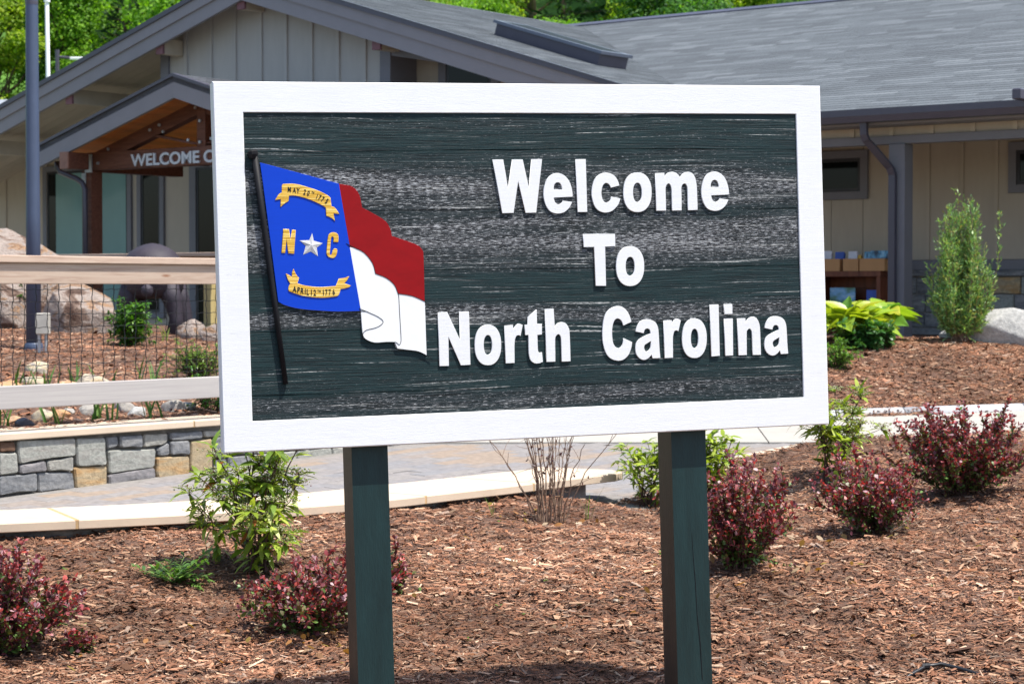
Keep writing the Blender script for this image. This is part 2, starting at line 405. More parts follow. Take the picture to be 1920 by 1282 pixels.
# ---- outlines of the lettering and the flag (sign plane, 0.1 mm) and of the wall stones (mm)
LETTERS = [
 ('W',[[(-1604,3873),(-1190,3871),(-1026,2770),(-828,3870),(-411,3868),(-190,2776),(-54,3879),(367,3878),(77,1845),(-352,1838),(-615,3045),(-833,1844),(-1286,1836)]]),
 ('e',[[(1568,2436),(1568,2494),(1568,2552),(1562,2620),(1548,2709),(1528,2808),(1500,2902),(1466,2986),(1424,3064),(1377,3133),(1323,3192),(1264,3242),(1200,3282),(1132,3314),(1059,3335),(985,3345),(908,3341),(828,3324),(754,3295),(686,3255),(622,3202),(566,3139),(518,3063),(478,2976),(445,2885),(418,2790),(398,2691),(388,2593),(389,2493),(399,2394),(417,2300),(439,2213),(469,2132),(506,2057),(552,1986),(605,1921),(670,1869),(752,1832),(846,1808),(938,1797),(1028,1801),(1116,1817),(1197,1845),(1270,1885),(1335,1936),(1391,1988),(1436,2043),(1472,2100),(1499,2148),(1516,2182),(1525,2207),(1534,2232),(1170,2287),(1153,2258),(1137,2229),(1113,2203),(1076,2178),(1032,2156),(990,2146),(951,2152),(914,2169),(883,2193),(857,2224),(837,2262),(821,2301),(811,2337),(806,2374),(800,2410)],[(804,2716),(1150,2719),(1149,2755),(1147,2791),(1140,2828),(1126,2871),(1106,2916),(1082,2951),(1050,2975),(1012,2991),(975,2995),(936,2988),(897,2970),(865,2945),(843,2912),(827,2871),(816,2831),(809,2793),(806,2755)]]),
 ('l',[[(1733,3872),(2142,3871),(2149,1846),(1754,1846)]]),
 ('c',[[(3496,2848),(3486,2894),(3476,2941),(3459,2990),(3435,3046),(3405,3105),(3368,3158),(3328,3204),(3281,3245),(3220,3280),(3139,3314),(3044,3343),(2948,3354),(2848,3341),(2747,3310),(2657,3265),(2582,3207),(2518,3134),(2464,3049),(2419,2945),(2383,2829),(2358,2716),(2347,2613),(2346,2512),(2357,2408),(2380,2294),(2413,2176),(2457,2074),(2510,1994),(2572,1929),(2643,1879),(2723,1843),(2812,1820),(2901,1812),(2990,1818),(3079,1838),(3164,1873),(3247,1928),(3326,1998),(3390,2064),(3431,2119),(3457,2169),(3477,2217),(3496,2262),(3509,2304),(3523,2346),(3159,2421),(3140,2369),(3122,2317),(3094,2273),(3048,2235),(2992,2205),(2940,2192),(2895,2200),(2854,2224),(2819,2263),(2791,2317),(2770,2386),(2756,2456),(2749,2523),(2749,2592),(2757,2661),(2772,2734),(2795,2807),(2823,2866),(2857,2909),(2896,2939),(2936,2955),(2978,2954),(3021,2938),(3058,2916),(3086,2888),(3108,2855),(3124,2825),(3133,2803),(3137,2785),(3141,2766)]]),
 ('o',[[(4833,2577),(4820,2415),(4792,2281),(4749,2162),(4692,2059),(4622,1972),(4541,1903),(4448,1853),(4344,1823),(4219,1814),(4095,1826),(3993,1858),(3904,1910),(3827,1981),(3762,2069),(3712,2173),(3677,2292),(3657,2426),(3654,2588),(3667,2750),(3695,2883),(3737,3001),(3794,3105),(3863,3191),(3945,3261),(4037,3311),(4141,3341),(4265,3351),(4389,3340),(4491,3308),(4581,3257),(4659,3186),(4724,3098),(4774,2994),(4810,2874),(4830,2740)],[(4424,2577),(4415,2465),(4396,2375),(4367,2302),(4329,2248),(4284,2215),(4228,2204),(4173,2216),(4130,2250),(4096,2305),(4071,2378),(4057,2468),(4055,2580),(4064,2693),(4083,2782),(4112,2855),(4150,2909),(4195,2942),(4251,2953),(4306,2942),(4349,2908),(4383,2853),(4408,2780),(4422,2690)]]),
 ('m',[[(5009,3321),(5386,3326),(5395,3163),(5426,3211),(5457,3259),(5497,3300),(5552,3330),(5616,3353),(5681,3363),(5748,3360),(5817,3345),(5876,3323),(5923,3294),(5961,3258),(5991,3224),(6014,3195),(6030,3167),(6045,3140),(6079,3190),(6113,3240),(6156,3283),(6216,3318),(6286,3346),(6356,3359),(6426,3356),(6496,3338),(6557,3306),(6607,3259),(6648,3197),(6682,3123),(6706,3040),(6723,2945),(6735,2836),(6742,2711),(6744,2572),(6745,2418),(6747,2245),(6748,2058),(6749,1871),(6339,1862),(6340,2058),(6341,2254),(6342,2422),(6344,2551),(6346,2653),(6343,2735),(6332,2795),(6317,2835),(6299,2865),(6277,2890),(6252,2906),(6224,2910),(6192,2902),(6158,2882),(6129,2853),(6109,2818),(6093,2772),(6083,2711),(6080,2636),(6082,2546),(6083,2425),(6080,2256),(6076,2057),(6071,1858),(5670,1857),(5671,2058),(5672,2258),(5673,2428),(5673,2554),(5673,2649),(5668,2727),(5657,2790),(5642,2836),(5624,2870),(5604,2897),(5581,2913),(5556,2918),(5527,2908),(5496,2887),(5470,2859),(5449,2827),(5433,2787),(5421,2729),(5417,2652),(5417,2557),(5418,2431),(5417,2261),(5417,2060),(5417,1860),(5007,1859)]]),
 ('e',[[(8103,2460),(8103,2518),(8103,2576),(8097,2644),(8083,2732),(8062,2831),(8035,2925),(8001,3008),(7960,3086),(7912,3155),(7859,3214),(7799,3263),(7736,3303),(7668,3335),(7596,3356),(7522,3366),(7445,3361),(7366,3345),(7292,3316),(7223,3276),(7160,3223),(7104,3160),(7057,3084),(7017,2998),(6984,2907),(6957,2813),(6937,2714),(6927,2616),(6928,2517),(6938,2418),(6956,2324),(6978,2237),(7007,2157),(7045,2082),(7090,2011),(7144,1946),(7209,1895),(7290,1858),(7384,1834),(7476,1823),(7565,1827),(7653,1843),(7733,1871),(7806,1911),(7871,1961),(7927,2014),(7972,2069),(8007,2125),(8034,2173),(8051,2207),(8060,2232),(8069,2257),(7706,2311),(7690,2283),(7673,2254),(7650,2228),(7613,2203),(7569,2181),(7527,2171),(7488,2176),(7452,2194),(7420,2218),(7395,2249),(7375,2287),(7359,2325),(7349,2361),(7343,2398),(7338,2434)],[(7330,2760),(7677,2763),(7675,2799),(7673,2835),(7666,2873),(7652,2916),(7633,2961),(7608,2996),(7576,3021),(7538,3036),(7501,3041),(7462,3033),(7423,3015),(7391,2990),(7369,2957),(7353,2916),(7342,2875),(7335,2837),(7332,2799)]]),
 ('T',[[(1952,1003),(3263,988),(3262,510),(2842,504),(2835,-1008),(2408,-998),(2387,497),(1961,498)]]),
 ('o',[[(4437,-282),(4424,-445),(4396,-579),(4354,-698),(4298,-801),(4228,-887),(4147,-956),(4055,-1005),(3952,-1033),(3829,-1041),(3706,-1028),(3606,-994),(3517,-941),(3441,-870),(3377,-781),(3327,-676),(3292,-556),(3273,-422),(3270,-259),(3283,-97),(3310,36),(3352,154),(3408,257),(3477,344),(3558,412),(3650,462),(3752,491),(3875,499),(3998,487),(4099,454),(4188,401),(4265,330),(4329,241),(4379,136),(4414,16),(4434,-120)],[(4038,-279),(4029,-389),(4010,-476),(3981,-547),(3942,-599),(3897,-631),(3840,-641),(3784,-629),(3740,-595),(3705,-541),(3680,-469),(3666,-381),(3664,-271),(3673,-161),(3692,-74),(3721,-3),(3760,49),(3805,81),(3862,91),(3918,79),(3962,45),(3997,-8),(4022,-80),(4036,-168)]]),
 ('N',[[(-3934,-1848),(-3578,-1843),(-3100,-2912),(-3095,-1841),(-2722,-1846),(-2721,-3858),(-3099,-3866),(-3555,-2781),(-3569,-3870),(-3938,-3866)]]),
 ('o',[[(-1481,-3151),(-1493,-3313),(-1518,-3447),(-1557,-3565),(-1608,-3667),(-1671,-3753),(-1744,-3820),(-1827,-3868),(-1920,-3896),(-2031,-3903),(-2142,-3888),(-2233,-3854),(-2312,-3801),(-2381,-3729),(-2438,-3639),(-2483,-3534),(-2514,-3414),(-2531,-3280),(-2533,-3118),(-2521,-2956),(-2496,-2823),(-2457,-2706),(-2407,-2603),(-2344,-2518),(-2271,-2450),(-2189,-2401),(-2096,-2373),(-1985,-2366),(-1874,-2380),(-1783,-2413),(-1703,-2466),(-1634,-2538),(-1577,-2628),(-1532,-2733),(-1500,-2853),(-1483,-2988)],[(-1843,-3137),(-1851,-3249),(-1869,-3338),(-1895,-3410),(-1929,-3463),(-1970,-3495),(-2021,-3505),(-2071,-3492),(-2109,-3457),(-2140,-3402),(-2162,-3328),(-2174,-3239),(-2176,-3126),(-2168,-3014),(-2150,-2925),(-2124,-2853),(-2089,-2800),(-2049,-2767),(-1998,-2757),(-1948,-2770),(-1910,-2805),(-1879,-2860),(-1857,-2934),(-1844,-3024)]]),
 ('r',[[(-1325,-2420),(-993,-2406),(-982,-2578),(-951,-2527),(-919,-2476),(-884,-2433),(-845,-2399),(-803,-2374),(-758,-2363),(-708,-2372),(-656,-2396),(-603,-2420),(-694,-2832),(-725,-2818),(-755,-2805),(-786,-2800),(-820,-2806),(-853,-2820),(-881,-2847),(-903,-2890),(-919,-2945),(-933,-3008),(-943,-3068),(-950,-3136),(-956,-3244),(-960,-3419),(-962,-3635),(-965,-3851),(-1322,-3853)]]),
 ('t',[[(-23,-1849),(-24,-2389),(171,-2395),(165,-2799),(-21,-2814),(-22,-3001),(-24,-3188),(-21,-3334),(-13,-3417),(0,-3459),(22,-3484),(56,-3494),(98,-3488),(141,-3482),(174,-3845),(126,-3863),(77,-3882),(25,-3894),(-36,-3900),(-102,-3900),(-163,-3887),(-220,-3859),(-273,-3819),(-316,-3769),(-346,-3707),(-365,-3635),(-379,-3559),(-386,-3493),(-387,-3423),(-387,-3322),(-386,-3170),(-383,-2986),(-381,-2803),(-512,-2808),(-510,-2414),(-394,-2403),(-385,-2121)]]),
 ('h',[[(316,-1834),(660,-1831),(689,-2529),(721,-2485),(753,-2442),(794,-2407),(847,-2379),(908,-2359),(969,-2352),(1029,-2359),(1089,-2379),(1141,-2411),(1184,-2453),(1219,-2506),(1247,-2569),(1267,-2612),(1279,-2665),(1287,-2809),(1292,-3100),(1293,-3481),(1294,-3863),(933,-3865),(936,-3576),(939,-3288),(938,-3066),(932,-2952),(921,-2904),(906,-2872),(884,-2837),(857,-2817),(829,-2810),(799,-2816),(769,-2836),(742,-2867),(720,-2888),(703,-2922),(690,-3029),(683,-3255),(680,-3556),(677,-3856),(315,-3856)]]),
 ('C',[[(3839,-2427),(3819,-2345),(3799,-2264),(3772,-2185),(3734,-2107),(3689,-2031),(3639,-1964),(3582,-1909),(3519,-1863),(3457,-1829),(3397,-1808),(3337,-1798),(3272,-1798),(3196,-1809),(3116,-1829),(3038,-1862),(2962,-1905),(2889,-1960),(2824,-2029),(2770,-2114),(2725,-2213),(2688,-2329),(2659,-2471),(2640,-2630),(2628,-2782),(2623,-2918),(2627,-3046),(2639,-3173),(2661,-3303),(2692,-3430),(2732,-3544),(2781,-3640),(2840,-3722),(2910,-3789),(2995,-3841),(3091,-3879),(3185,-3902),(3273,-3910),(3360,-3904),(3441,-3883),(3519,-3844),(3591,-3791),(3656,-3727),(3710,-3649),(3755,-3559),(3792,-3470),(3816,-3384),(3831,-3297),(3846,-3210),(3494,-3043),(3480,-3120),(3466,-3197),(3448,-3263),(3426,-3313),(3401,-3351),(3375,-3380),(3349,-3403),(3321,-3417),(3288,-3421),(3245,-3416),(3198,-3401),(3154,-3373),(3116,-3332),(3082,-3277),(3055,-3207),(3038,-3115),(3029,-3008),(3025,-2903),(3025,-2805),(3031,-2711),(3043,-2621),(3062,-2534),(3087,-2451),(3115,-2384),(3145,-2339),(3178,-2309),(3210,-2289),(3241,-2277),(3271,-2275),(3303,-2281),(3342,-2297),(3383,-2321),(3418,-2350),(3441,-2384),(3458,-2422),(3472,-2460),(3484,-2493),(3492,-2526),(3500,-2558)]]),
 ('a',[[(3998,-2801),(4017,-2736),(4035,-2672),(4063,-2607),(4103,-2538),(4152,-2470),(4209,-2415),(4274,-2379),(4347,-2356),(4422,-2345),(4500,-2344),(4580,-2354),(4655,-2373),(4724,-2398),(4787,-2432),(4840,-2477),(4882,-2532),(4915,-2598),(4940,-2676),(4955,-2762),(4961,-2859),(4966,-2983),(4971,-3156),(4975,-3355),(4980,-3530),(4988,-3656),(4997,-3757),(5006,-3859),(4681,-3865),(4638,-3716),(4608,-3752),(4577,-3788),(4541,-3821),(4497,-3854),(4447,-3883),(4398,-3904),(4351,-3913),(4304,-3912),(4258,-3904),(4210,-3887),(4163,-3863),(4119,-3829),(4077,-3785),(4038,-3733),(4007,-3673),(3987,-3604),(3975,-3529),(3972,-3454),(3978,-3379),(3994,-3305),(4020,-3238),(4059,-3182),(4108,-3133),(4165,-3090),(4230,-3052),(4303,-3019),(4379,-2987),(4457,-2954),(4539,-2922),(4621,-2890),(4619,-2850),(4616,-2810),(4608,-2776),(4591,-2747),(4567,-2724),(4540,-2708),(4506,-2701),(4468,-2701),(4434,-2709),(4407,-2727),(4384,-2752),(4366,-2779),(4355,-2810),(4347,-2843),(4340,-2877)],[(4631,-3191),(4592,-3211),(4553,-3231),(4512,-3253),(4461,-3278),(4409,-3305),(4368,-3336),(4347,-3370),(4338,-3407),(4337,-3444),(4343,-3483),(4357,-3523),(4374,-3554),(4390,-3574),(4408,-3585),(4431,-3589),(4461,-3584),(4495,-3570),(4526,-3548),(4554,-3519),(4579,-3481),(4600,-3430),(4613,-3360),(4622,-3275)]]),
 ('r',[[(5184,-2410),(5521,-2408),(5529,-2551),(5553,-2501),(5578,-2451),(5609,-2411),(5647,-2381),(5692,-2361),(5740,-2355),(5793,-2370),(5848,-2400),(5904,-2430),(5797,-2844),(5765,-2829),(5734,-2814),(5703,-2808),(5673,-2813),(5644,-2826),(5619,-2849),(5600,-2884),(5585,-2928),(5573,-2979),(5563,-3022),(5556,-3071),(5550,-3176),(5545,-3369),(5541,-3617),(5536,-3866),(5187,-3876)]]),
 ('o',[[(6987,-3155),(6975,-3319),(6949,-3453),(6911,-3572),(6860,-3675),(6797,-3762),(6724,-3830),(6641,-3879),(6549,-3907),(6438,-3913),(6328,-3899),(6237,-3865),(6158,-3811),(6089,-3738),(6032,-3648),(5988,-3542),(5957,-3422),(5940,-3286),(5938,-3123),(5950,-2960),(5975,-2826),(6013,-2708),(6064,-2604),(6126,-2518),(6199,-2450),(6281,-2401),(6373,-2372),(6484,-2365),(6595,-2378),(6685,-2412),(6765,-2466),(6834,-2538),(6891,-2628),(6936,-2734),(6967,-2855),(6984,-2991)],[(6629,-3151),(6620,-3265),(6603,-3356),(6578,-3430),(6545,-3484),(6506,-3517),(6458,-3527),(6410,-3514),(6373,-3479),(6344,-3422),(6323,-3347),(6311,-3256),(6310,-3141),(6318,-3027),(6335,-2936),(6361,-2862),(6393,-2808),(6432,-2775),(6481,-2765),(6528,-2778),(6565,-2813),(6595,-2869),(6616,-2944),(6627,-3036)]]),
 ('l',[[(7158,-1841),(7524,-1846),(7524,-3859),(7164,-3876)]]),
 ('i',[[(7758,-1834),(8111,-1843),(8112,-2233),(7770,-2232)],[(7752,-2409),(8118,-2414),(8094,-3863),(7757,-3867)]]),
 ('n',[[(8318,-2415),(8657,-2414),(8668,-2596),(8696,-2548),(8724,-2500),(8757,-2459),(8800,-2425),(8849,-2399),(8900,-2380),(8953,-2370),(9007,-2368),(9058,-2378),(9105,-2402),(9150,-2439),(9188,-2488),(9220,-2552),(9247,-2629),(9267,-2713),(9277,-2783),(9280,-2860),(9282,-3002),(9286,-3251),(9289,-3566),(9292,-3880),(8933,-3875),(8932,-3579),(8932,-3282),(8928,-3058),(8921,-2950),(8911,-2915),(8897,-2891),(8877,-2858),(8852,-2837),(8826,-2829),(8797,-2836),(8766,-2856),(8740,-2886),(8722,-2902),(8709,-2927),(8699,-3029),(8691,-3257),(8686,-3562),(8681,-3867),(8323,-3870)]]),
 ('a',[[(9477,-2823),(9495,-2759),(9514,-2695),(9541,-2630),(9581,-2562),(9630,-2494),(9686,-2440),(9751,-2404),(9823,-2382),(9897,-2370),(9975,-2369),(10055,-2379),(10130,-2398),(10198,-2423),(10260,-2457),(10313,-2501),(10355,-2556),(10388,-2621),(10412,-2699),(10427,-2783),(10433,-2880),(10438,-3003),(10444,-3174),(10447,-3372),(10453,-3546),(10460,-3671),(10469,-3772),(10478,-3872),(10155,-3879),(10113,-3730),(10083,-3766),(10052,-3802),(10017,-3836),(9973,-3868),(9923,-3897),(9874,-3917),(9828,-3926),(9781,-3926),(9735,-3917),(9688,-3901),(9641,-3877),(9598,-3843),(9556,-3800),(9517,-3748),(9486,-3688),(9466,-3620),(9453,-3546),(9451,-3471),(9457,-3397),(9473,-3323),(9499,-3256),(9537,-3201),(9586,-3152),(9643,-3109),(9707,-3072),(9780,-3039),(9855,-3007),(9933,-2975),(10014,-2943),(10096,-2911),(10093,-2871),(10091,-2832),(10083,-2797),(10065,-2769),(10042,-2746),(10015,-2731),(9981,-2723),(9943,-2724),(9910,-2732),(9883,-2749),(9861,-2774),(9843,-2801),(9831,-2832),(9824,-2865),(9816,-2898)],[(10105,-3210),(10067,-3230),(10028,-3249),(9987,-3271),(9937,-3296),(9885,-3323),(9845,-3354),(9824,-3387),(9815,-3424),(9814,-3461),(9820,-3500),(9834,-3539),(9850,-3570),(9866,-3590),(9884,-3601),(9907,-3604),(9937,-3599),(9970,-3586),(10001,-3564),(10029,-3535),(10054,-3498),(10075,-3447),(10088,-3377),(10097,-3293)]]),
]
FLAG = [
 ('blue',[[(-10526,3798),(-10119,3688),(-9710,3577),(-9259,3455),(-8737,3313),(-8172,3158),(-7604,3002),(-7489,2222),(-7374,1440),(-7258,655),(-7143,-135),(-7028,-929),(-6912,-1723),(-7200,-1725),(-7487,-1727),(-7763,-1723),(-8024,-1709),(-8274,-1688),(-8516,-1666),(-8752,-1644),(-8979,-1619),(-9189,-1589),(-9381,-1551),(-9556,-1506),(-9707,-1458),(-9825,-1407),(-9920,-1351),(-10015,-1296),(-10107,-371),(-10199,554),(-10287,1437),(-10369,2252),(-10448,3025)]]),
 ('red',[[(-7604,3002),(-7424,2972),(-7244,2941),(-7092,2888),(-6981,2803),(-6898,2697),(-6835,2574),(-6794,2432),(-6772,2273),(-6750,2114),(-6593,2031),(-6435,1948),(-6284,1864),(-6134,1778),(-5989,1690),(-5870,1599),(-5787,1500),(-5730,1397),(-5687,1298),(-5662,1208),(-5652,1123),(-5642,1037),(-5482,986),(-5322,936),(-5161,880),(-4985,818),(-4807,752),(-4664,686),(-4573,625),(-4516,564),(-4476,495),(-4450,465),(-4441,427),(-4437,233),(-4435,-217),(-4438,-823),(-4441,-1429),(-4596,-1354),(-4751,-1278),(-4915,-1215),(-5094,-1173),(-5281,-1143),(-5468,-1112),(-5505,-1003),(-5542,-893),(-5597,-789),(-5680,-692),(-5782,-602),(-5897,-522),(-6027,-457),(-6170,-403),(-6313,-349),(-6340,-217),(-6367,-84),(-6416,47),(-6499,181),(-6604,314),(-6710,423),(-6811,499),(-6913,551),(-7009,591),(-7096,620),(-7177,638),(-7258,655)]]),
 ('white',[[(-7258,655),(-7177,638),(-7096,620),(-7009,591),(-6913,551),(-6811,499),(-6710,423),(-6604,314),(-6499,181),(-6416,47),(-6367,-84),(-6340,-217),(-6313,-349),(-6170,-403),(-6027,-457),(-5897,-522),(-5782,-602),(-5680,-692),(-5597,-789),(-5542,-893),(-5505,-1003),(-5468,-1112),(-5281,-1143),(-5094,-1173),(-4915,-1215),(-4751,-1278),(-4596,-1354),(-4441,-1429),(-4425,-3452),(-4529,-3395),(-4634,-3338),(-4746,-3292),(-4868,-3263),(-4998,-3245),(-5131,-3227),(-5281,-3212),(-5435,-3197),(-5554,-3161),(-5613,-3092),(-5637,-3002),(-5662,-2912),(-5759,-2908),(-5855,-2904),(-5969,-2902),(-6116,-2909),(-6279,-2918),(-6429,-2910),(-6560,-2876),(-6678,-2825),(-6769,-2766),(-6822,-2718),(-6848,-2662),(-6869,-2540),(-6887,-2312),(-6900,-2017),(-6912,-1723)]]),
 ('ln',[[(-7258,655),(-7402,795),(-7209,699),(-7009,591),(-6913,551),(-6811,499),(-6710,423),(-6604,314),(-6499,181),(-6416,47),(-6367,-84),(-6340,-217),(-6313,-349),(-6170,-403),(-6027,-457),(-5897,-522),(-5782,-602),(-5680,-692),(-5597,-789),(-5542,-893),(-5505,-1003),(-5468,-1112),(-5281,-1143),(-5094,-1173),(-4915,-1215),(-4734,-1286),(-4561,-1370),(-4441,-1429),(-4300,-1523),(-4212,-1593)]]),
 ('ln',[[(-5468,-1112),(-5443,-1166),(-5435,-1500),(-5429,-1837),(-5419,-2101),(-5411,-2367),(-5405,-2584),(-5401,-2723),(-5400,-2812),(-5406,-2882),(-5421,-2947),(-5443,-2993),(-5472,-3014),(-5513,-2997),(-5560,-2954),(-5600,-2921),(-5628,-2911),(-5648,-2911),(-5662,-2912),(-5673,-2977),(-5678,-3044)]]),
 ('ln',[[(-6912,-1723),(-6977,-1625),(-6720,-1732),(-6473,-1846),(-6342,-1907),(-6222,-1977),(-6135,-2041),(-6086,-2094),(-6069,-2143),(-6086,-2191),(-6142,-2246),(-6231,-2301),(-6336,-2348),(-6463,-2379),(-6605,-2403),(-6721,-2433),(-6794,-2475),(-6841,-2524),(-6862,-2577),(-6858,-2639),(-6827,-2705),(-6769,-2766),(-6678,-2823),(-6561,-2875),(-6429,-2910),(-6279,-2918),(-6116,-2909),(-5969,-2902),(-5855,-2904),(-5759,-2908),(-5662,-2912),(-5554,-3161),(-5412,-3183),(-5269,-3205),(-5131,-3227),(-4998,-3245),(-4868,-3263),(-4746,-3292),(-4622,-3344),(-4505,-3407),(-4425,-3452),(-4308,-3529),(-4226,-3588)]]),
 ('ln',[[(-10015,-1296),(-10170,-1308),(-9950,-1385),(-9707,-1458),(-9556,-1506),(-9381,-1551),(-9189,-1589),(-8979,-1619),(-8752,-1644),(-8516,-1666),(-8274,-1688),(-8024,-1709),(-7763,-1723),(-7456,-1727),(-7137,-1725),(-6912,-1723),(-6733,-1739),(-6648,-1755)]]),
 ('ribbon',[[(-9749,2970),(-9736,2984),(-9723,2997),(-9692,3007),(-9627,3012),(-9543,3013),(-9468,3014),(-9415,3016),(-9371,3017),(-9319,3013),(-9251,3004),(-9175,2992),(-9095,2975),(-9013,2953),(-8926,2927),(-8835,2899),(-8737,2869),(-8635,2837),(-8537,2804),(-8447,2772),(-8361,2738),(-8277,2701),(-8190,2657),(-8104,2611),(-8036,2570),(-7994,2538),(-7969,2512),(-7944,2486),(-7916,2171),(-7884,2164),(-7853,2157),(-7822,2143),(-7792,2119),(-7762,2088),(-7730,2049),(-7695,1999),(-7658,1940),(-7622,1881),(-7839,1906),(-7791,1615),(-7835,1657),(-7878,1699),(-7929,1737),(-7990,1769),(-8057,1796),(-8125,1823),(-8134,2118),(-8182,2152),(-8230,2185),(-8292,2222),(-8375,2264),(-8473,2310),(-8570,2353),(-8663,2394),(-8756,2432),(-8848,2467),(-8944,2496),(-9040,2522),(-9127,2543),(-9203,2559),(-9270,2569),(-9332,2576),(-9388,2578),(-9440,2576),(-9491,2574),(-9515,2382),(-9558,2357),(-9600,2333),(-9639,2309),(-9672,2286),(-9703,2262),(-9734,2237),(-9767,2211),(-9800,2183),(-9834,2156),(-9815,2449),(-10026,2414),(-10000,2454),(-9974,2494),(-9949,2532),(-9924,2572),(-9899,2610),(-9871,2642),(-9837,2664),(-9799,2680),(-9761,2696)]]),
 ('ribbon',[[(-9406,-105),(-9393,-144),(-9380,-183),(-9363,-225),(-9340,-272),(-9313,-322),(-9286,-364),(-9261,-393),(-9236,-413),(-9211,-434),(-9283,-639),(-9214,-665),(-9146,-690),(-9063,-713),(-8956,-736),(-8835,-757),(-8713,-774),(-8602,-787),(-8491,-795),(-8361,-798),(-8200,-793),(-8021,-782),(-7841,-771),(-7715,-497),(-7652,-494),(-7589,-490),(-7525,-482),(-7458,-466),(-7390,-445),(-7322,-424),(-7340,-463),(-7359,-502),(-7385,-543),(-7422,-587),(-7467,-633),(-7512,-679),(-7481,-691),(-7450,-703),(-7414,-716),(-7368,-732),(-7318,-749),(-7268,-766),(-7291,-789),(-7313,-813),(-7346,-833),(-7396,-850),(-7456,-865),(-7513,-876),(-7563,-882),(-7609,-885),(-7656,-888),(-7673,-943),(-7691,-998),(-7708,-1044),(-7724,-1078),(-7739,-1103),(-7758,-1124),(-7780,-1140),(-7805,-1151),(-7830,-1161),(-7931,-1172),(-8032,-1183),(-8138,-1191),(-8252,-1195),(-8372,-1197),(-8491,-1194),(-8611,-1184),(-8730,-1171),(-8842,-1155),(-8942,-1139),(-9034,-1122),(-9121,-1102),(-9204,-1079),(-9281,-1053),(-9353,-1028),(-9422,-1003),(-9485,-977),(-9537,-955),(-9574,-939),(-9600,-925),(-9617,-907),(-9629,-880),(-9632,-847),(-9631,-815),(-9625,-784),(-9613,-753),(-9600,-724),(-9585,-697),(-9568,-671),(-9551,-645),(-9582,-597),(-9612,-549),(-9640,-494),(-9663,-426),(-9683,-350),(-9703,-275),(-9673,-285),(-9644,-295),(-9611,-311),(-9572,-338),(-9529,-372),(-9486,-406),(-9481,-342),(-9477,-279),(-9468,-223),(-9451,-178),(-9429,-141)]]),
 ('N',[[(-9751,1363),(-9537,1349),(-9485,970),(-9421,1331),(-9286,1315),(-9366,441),(-9592,463),(-9638,949),(-9703,474),(-9847,490),(-9760,1272)]]),
 ('C',[[(-7698,838),(-7886,852),(-7879,906),(-7871,959),(-7870,1002),(-7881,1031),(-7898,1048),(-7916,1053),(-7932,1049),(-7950,1033),(-7965,992),(-7977,916),(-7987,816),(-7997,716),(-8010,616),(-8023,516),(-8029,440),(-8023,396),(-8010,375),(-7996,370),(-7982,380),(-7968,406),(-7953,438),(-7939,479),(-7925,526),(-7907,564),(-7885,590),(-7861,607),(-7835,614),(-7803,612),(-7770,601),(-7748,573),(-7745,520),(-7754,450),(-7771,389),(-7793,342),(-7823,302),(-7857,275),(-7894,262),(-7935,261),(-7975,266),(-8016,275),(-8057,291),(-8092,314),(-8119,342),(-8141,376),(-8154,419),(-8158,467),(-8153,525),(-8144,603),(-8131,719),(-8113,856),(-8095,971),(-8082,1044),(-8069,1095),(-8048,1136),(-8012,1171),(-7968,1196),(-7923,1210),(-7875,1213),(-7825,1206),(-7782,1192),(-7746,1173),(-7716,1147),(-7694,1115),(-7683,1073),(-7679,1024),(-7679,976),(-7683,930),(-7690,884)]]),
 ('star',[[(-8669,1198),(-8619,915),(-8288,813),(-8517,655),(-8479,337),(-8749,521),(-9028,407),(-8925,731),(-9153,930),(-8790,936)]]),
]
DATES = [
 ('M',-9482,2794,0.0179,4),
 ('A',-9294,2761,0.0179,6),
 ('Y',-9158,2749,0.0179,6),
 ('2',-8911,2694,0.0185,14),
 ('0',-8777,2650,0.0185,17),
 ('T',-8631,2682,0.0082,18),
 ('H',-8576,2667,0.0082,18),
 ('1',-8455,2533,0.0185,24),
 ('7',-8355,2490,0.0185,26),
 ('7',-8244,2433,0.0185,28),
 ('5',-8095,2352,0.0185,32),
 ('A',-9399,-862,0.0207,6),
 ('P',-9255,-897,0.0207,6),
 ('R',-9121,-932,0.0207,6),
 ('I',-9000,-961,0.0207,5),
 ('L',-8907,-981,0.0207,4),
 ('1',-8772,-1001,0.0204,3),
 ('2',-8645,-1013,0.0214,3),
 ('T',-8514,-947,0.0088,2),
 ('H',-8446,-953,0.0088,2),
 ('1',-8320,-1007,0.0195,0),
 ('7',-8207,-1005,0.0195,-1),
 ('7',-8080,-1001,0.0195,-2),
 ('6',-7931,-1000,0.0195,-3),
]
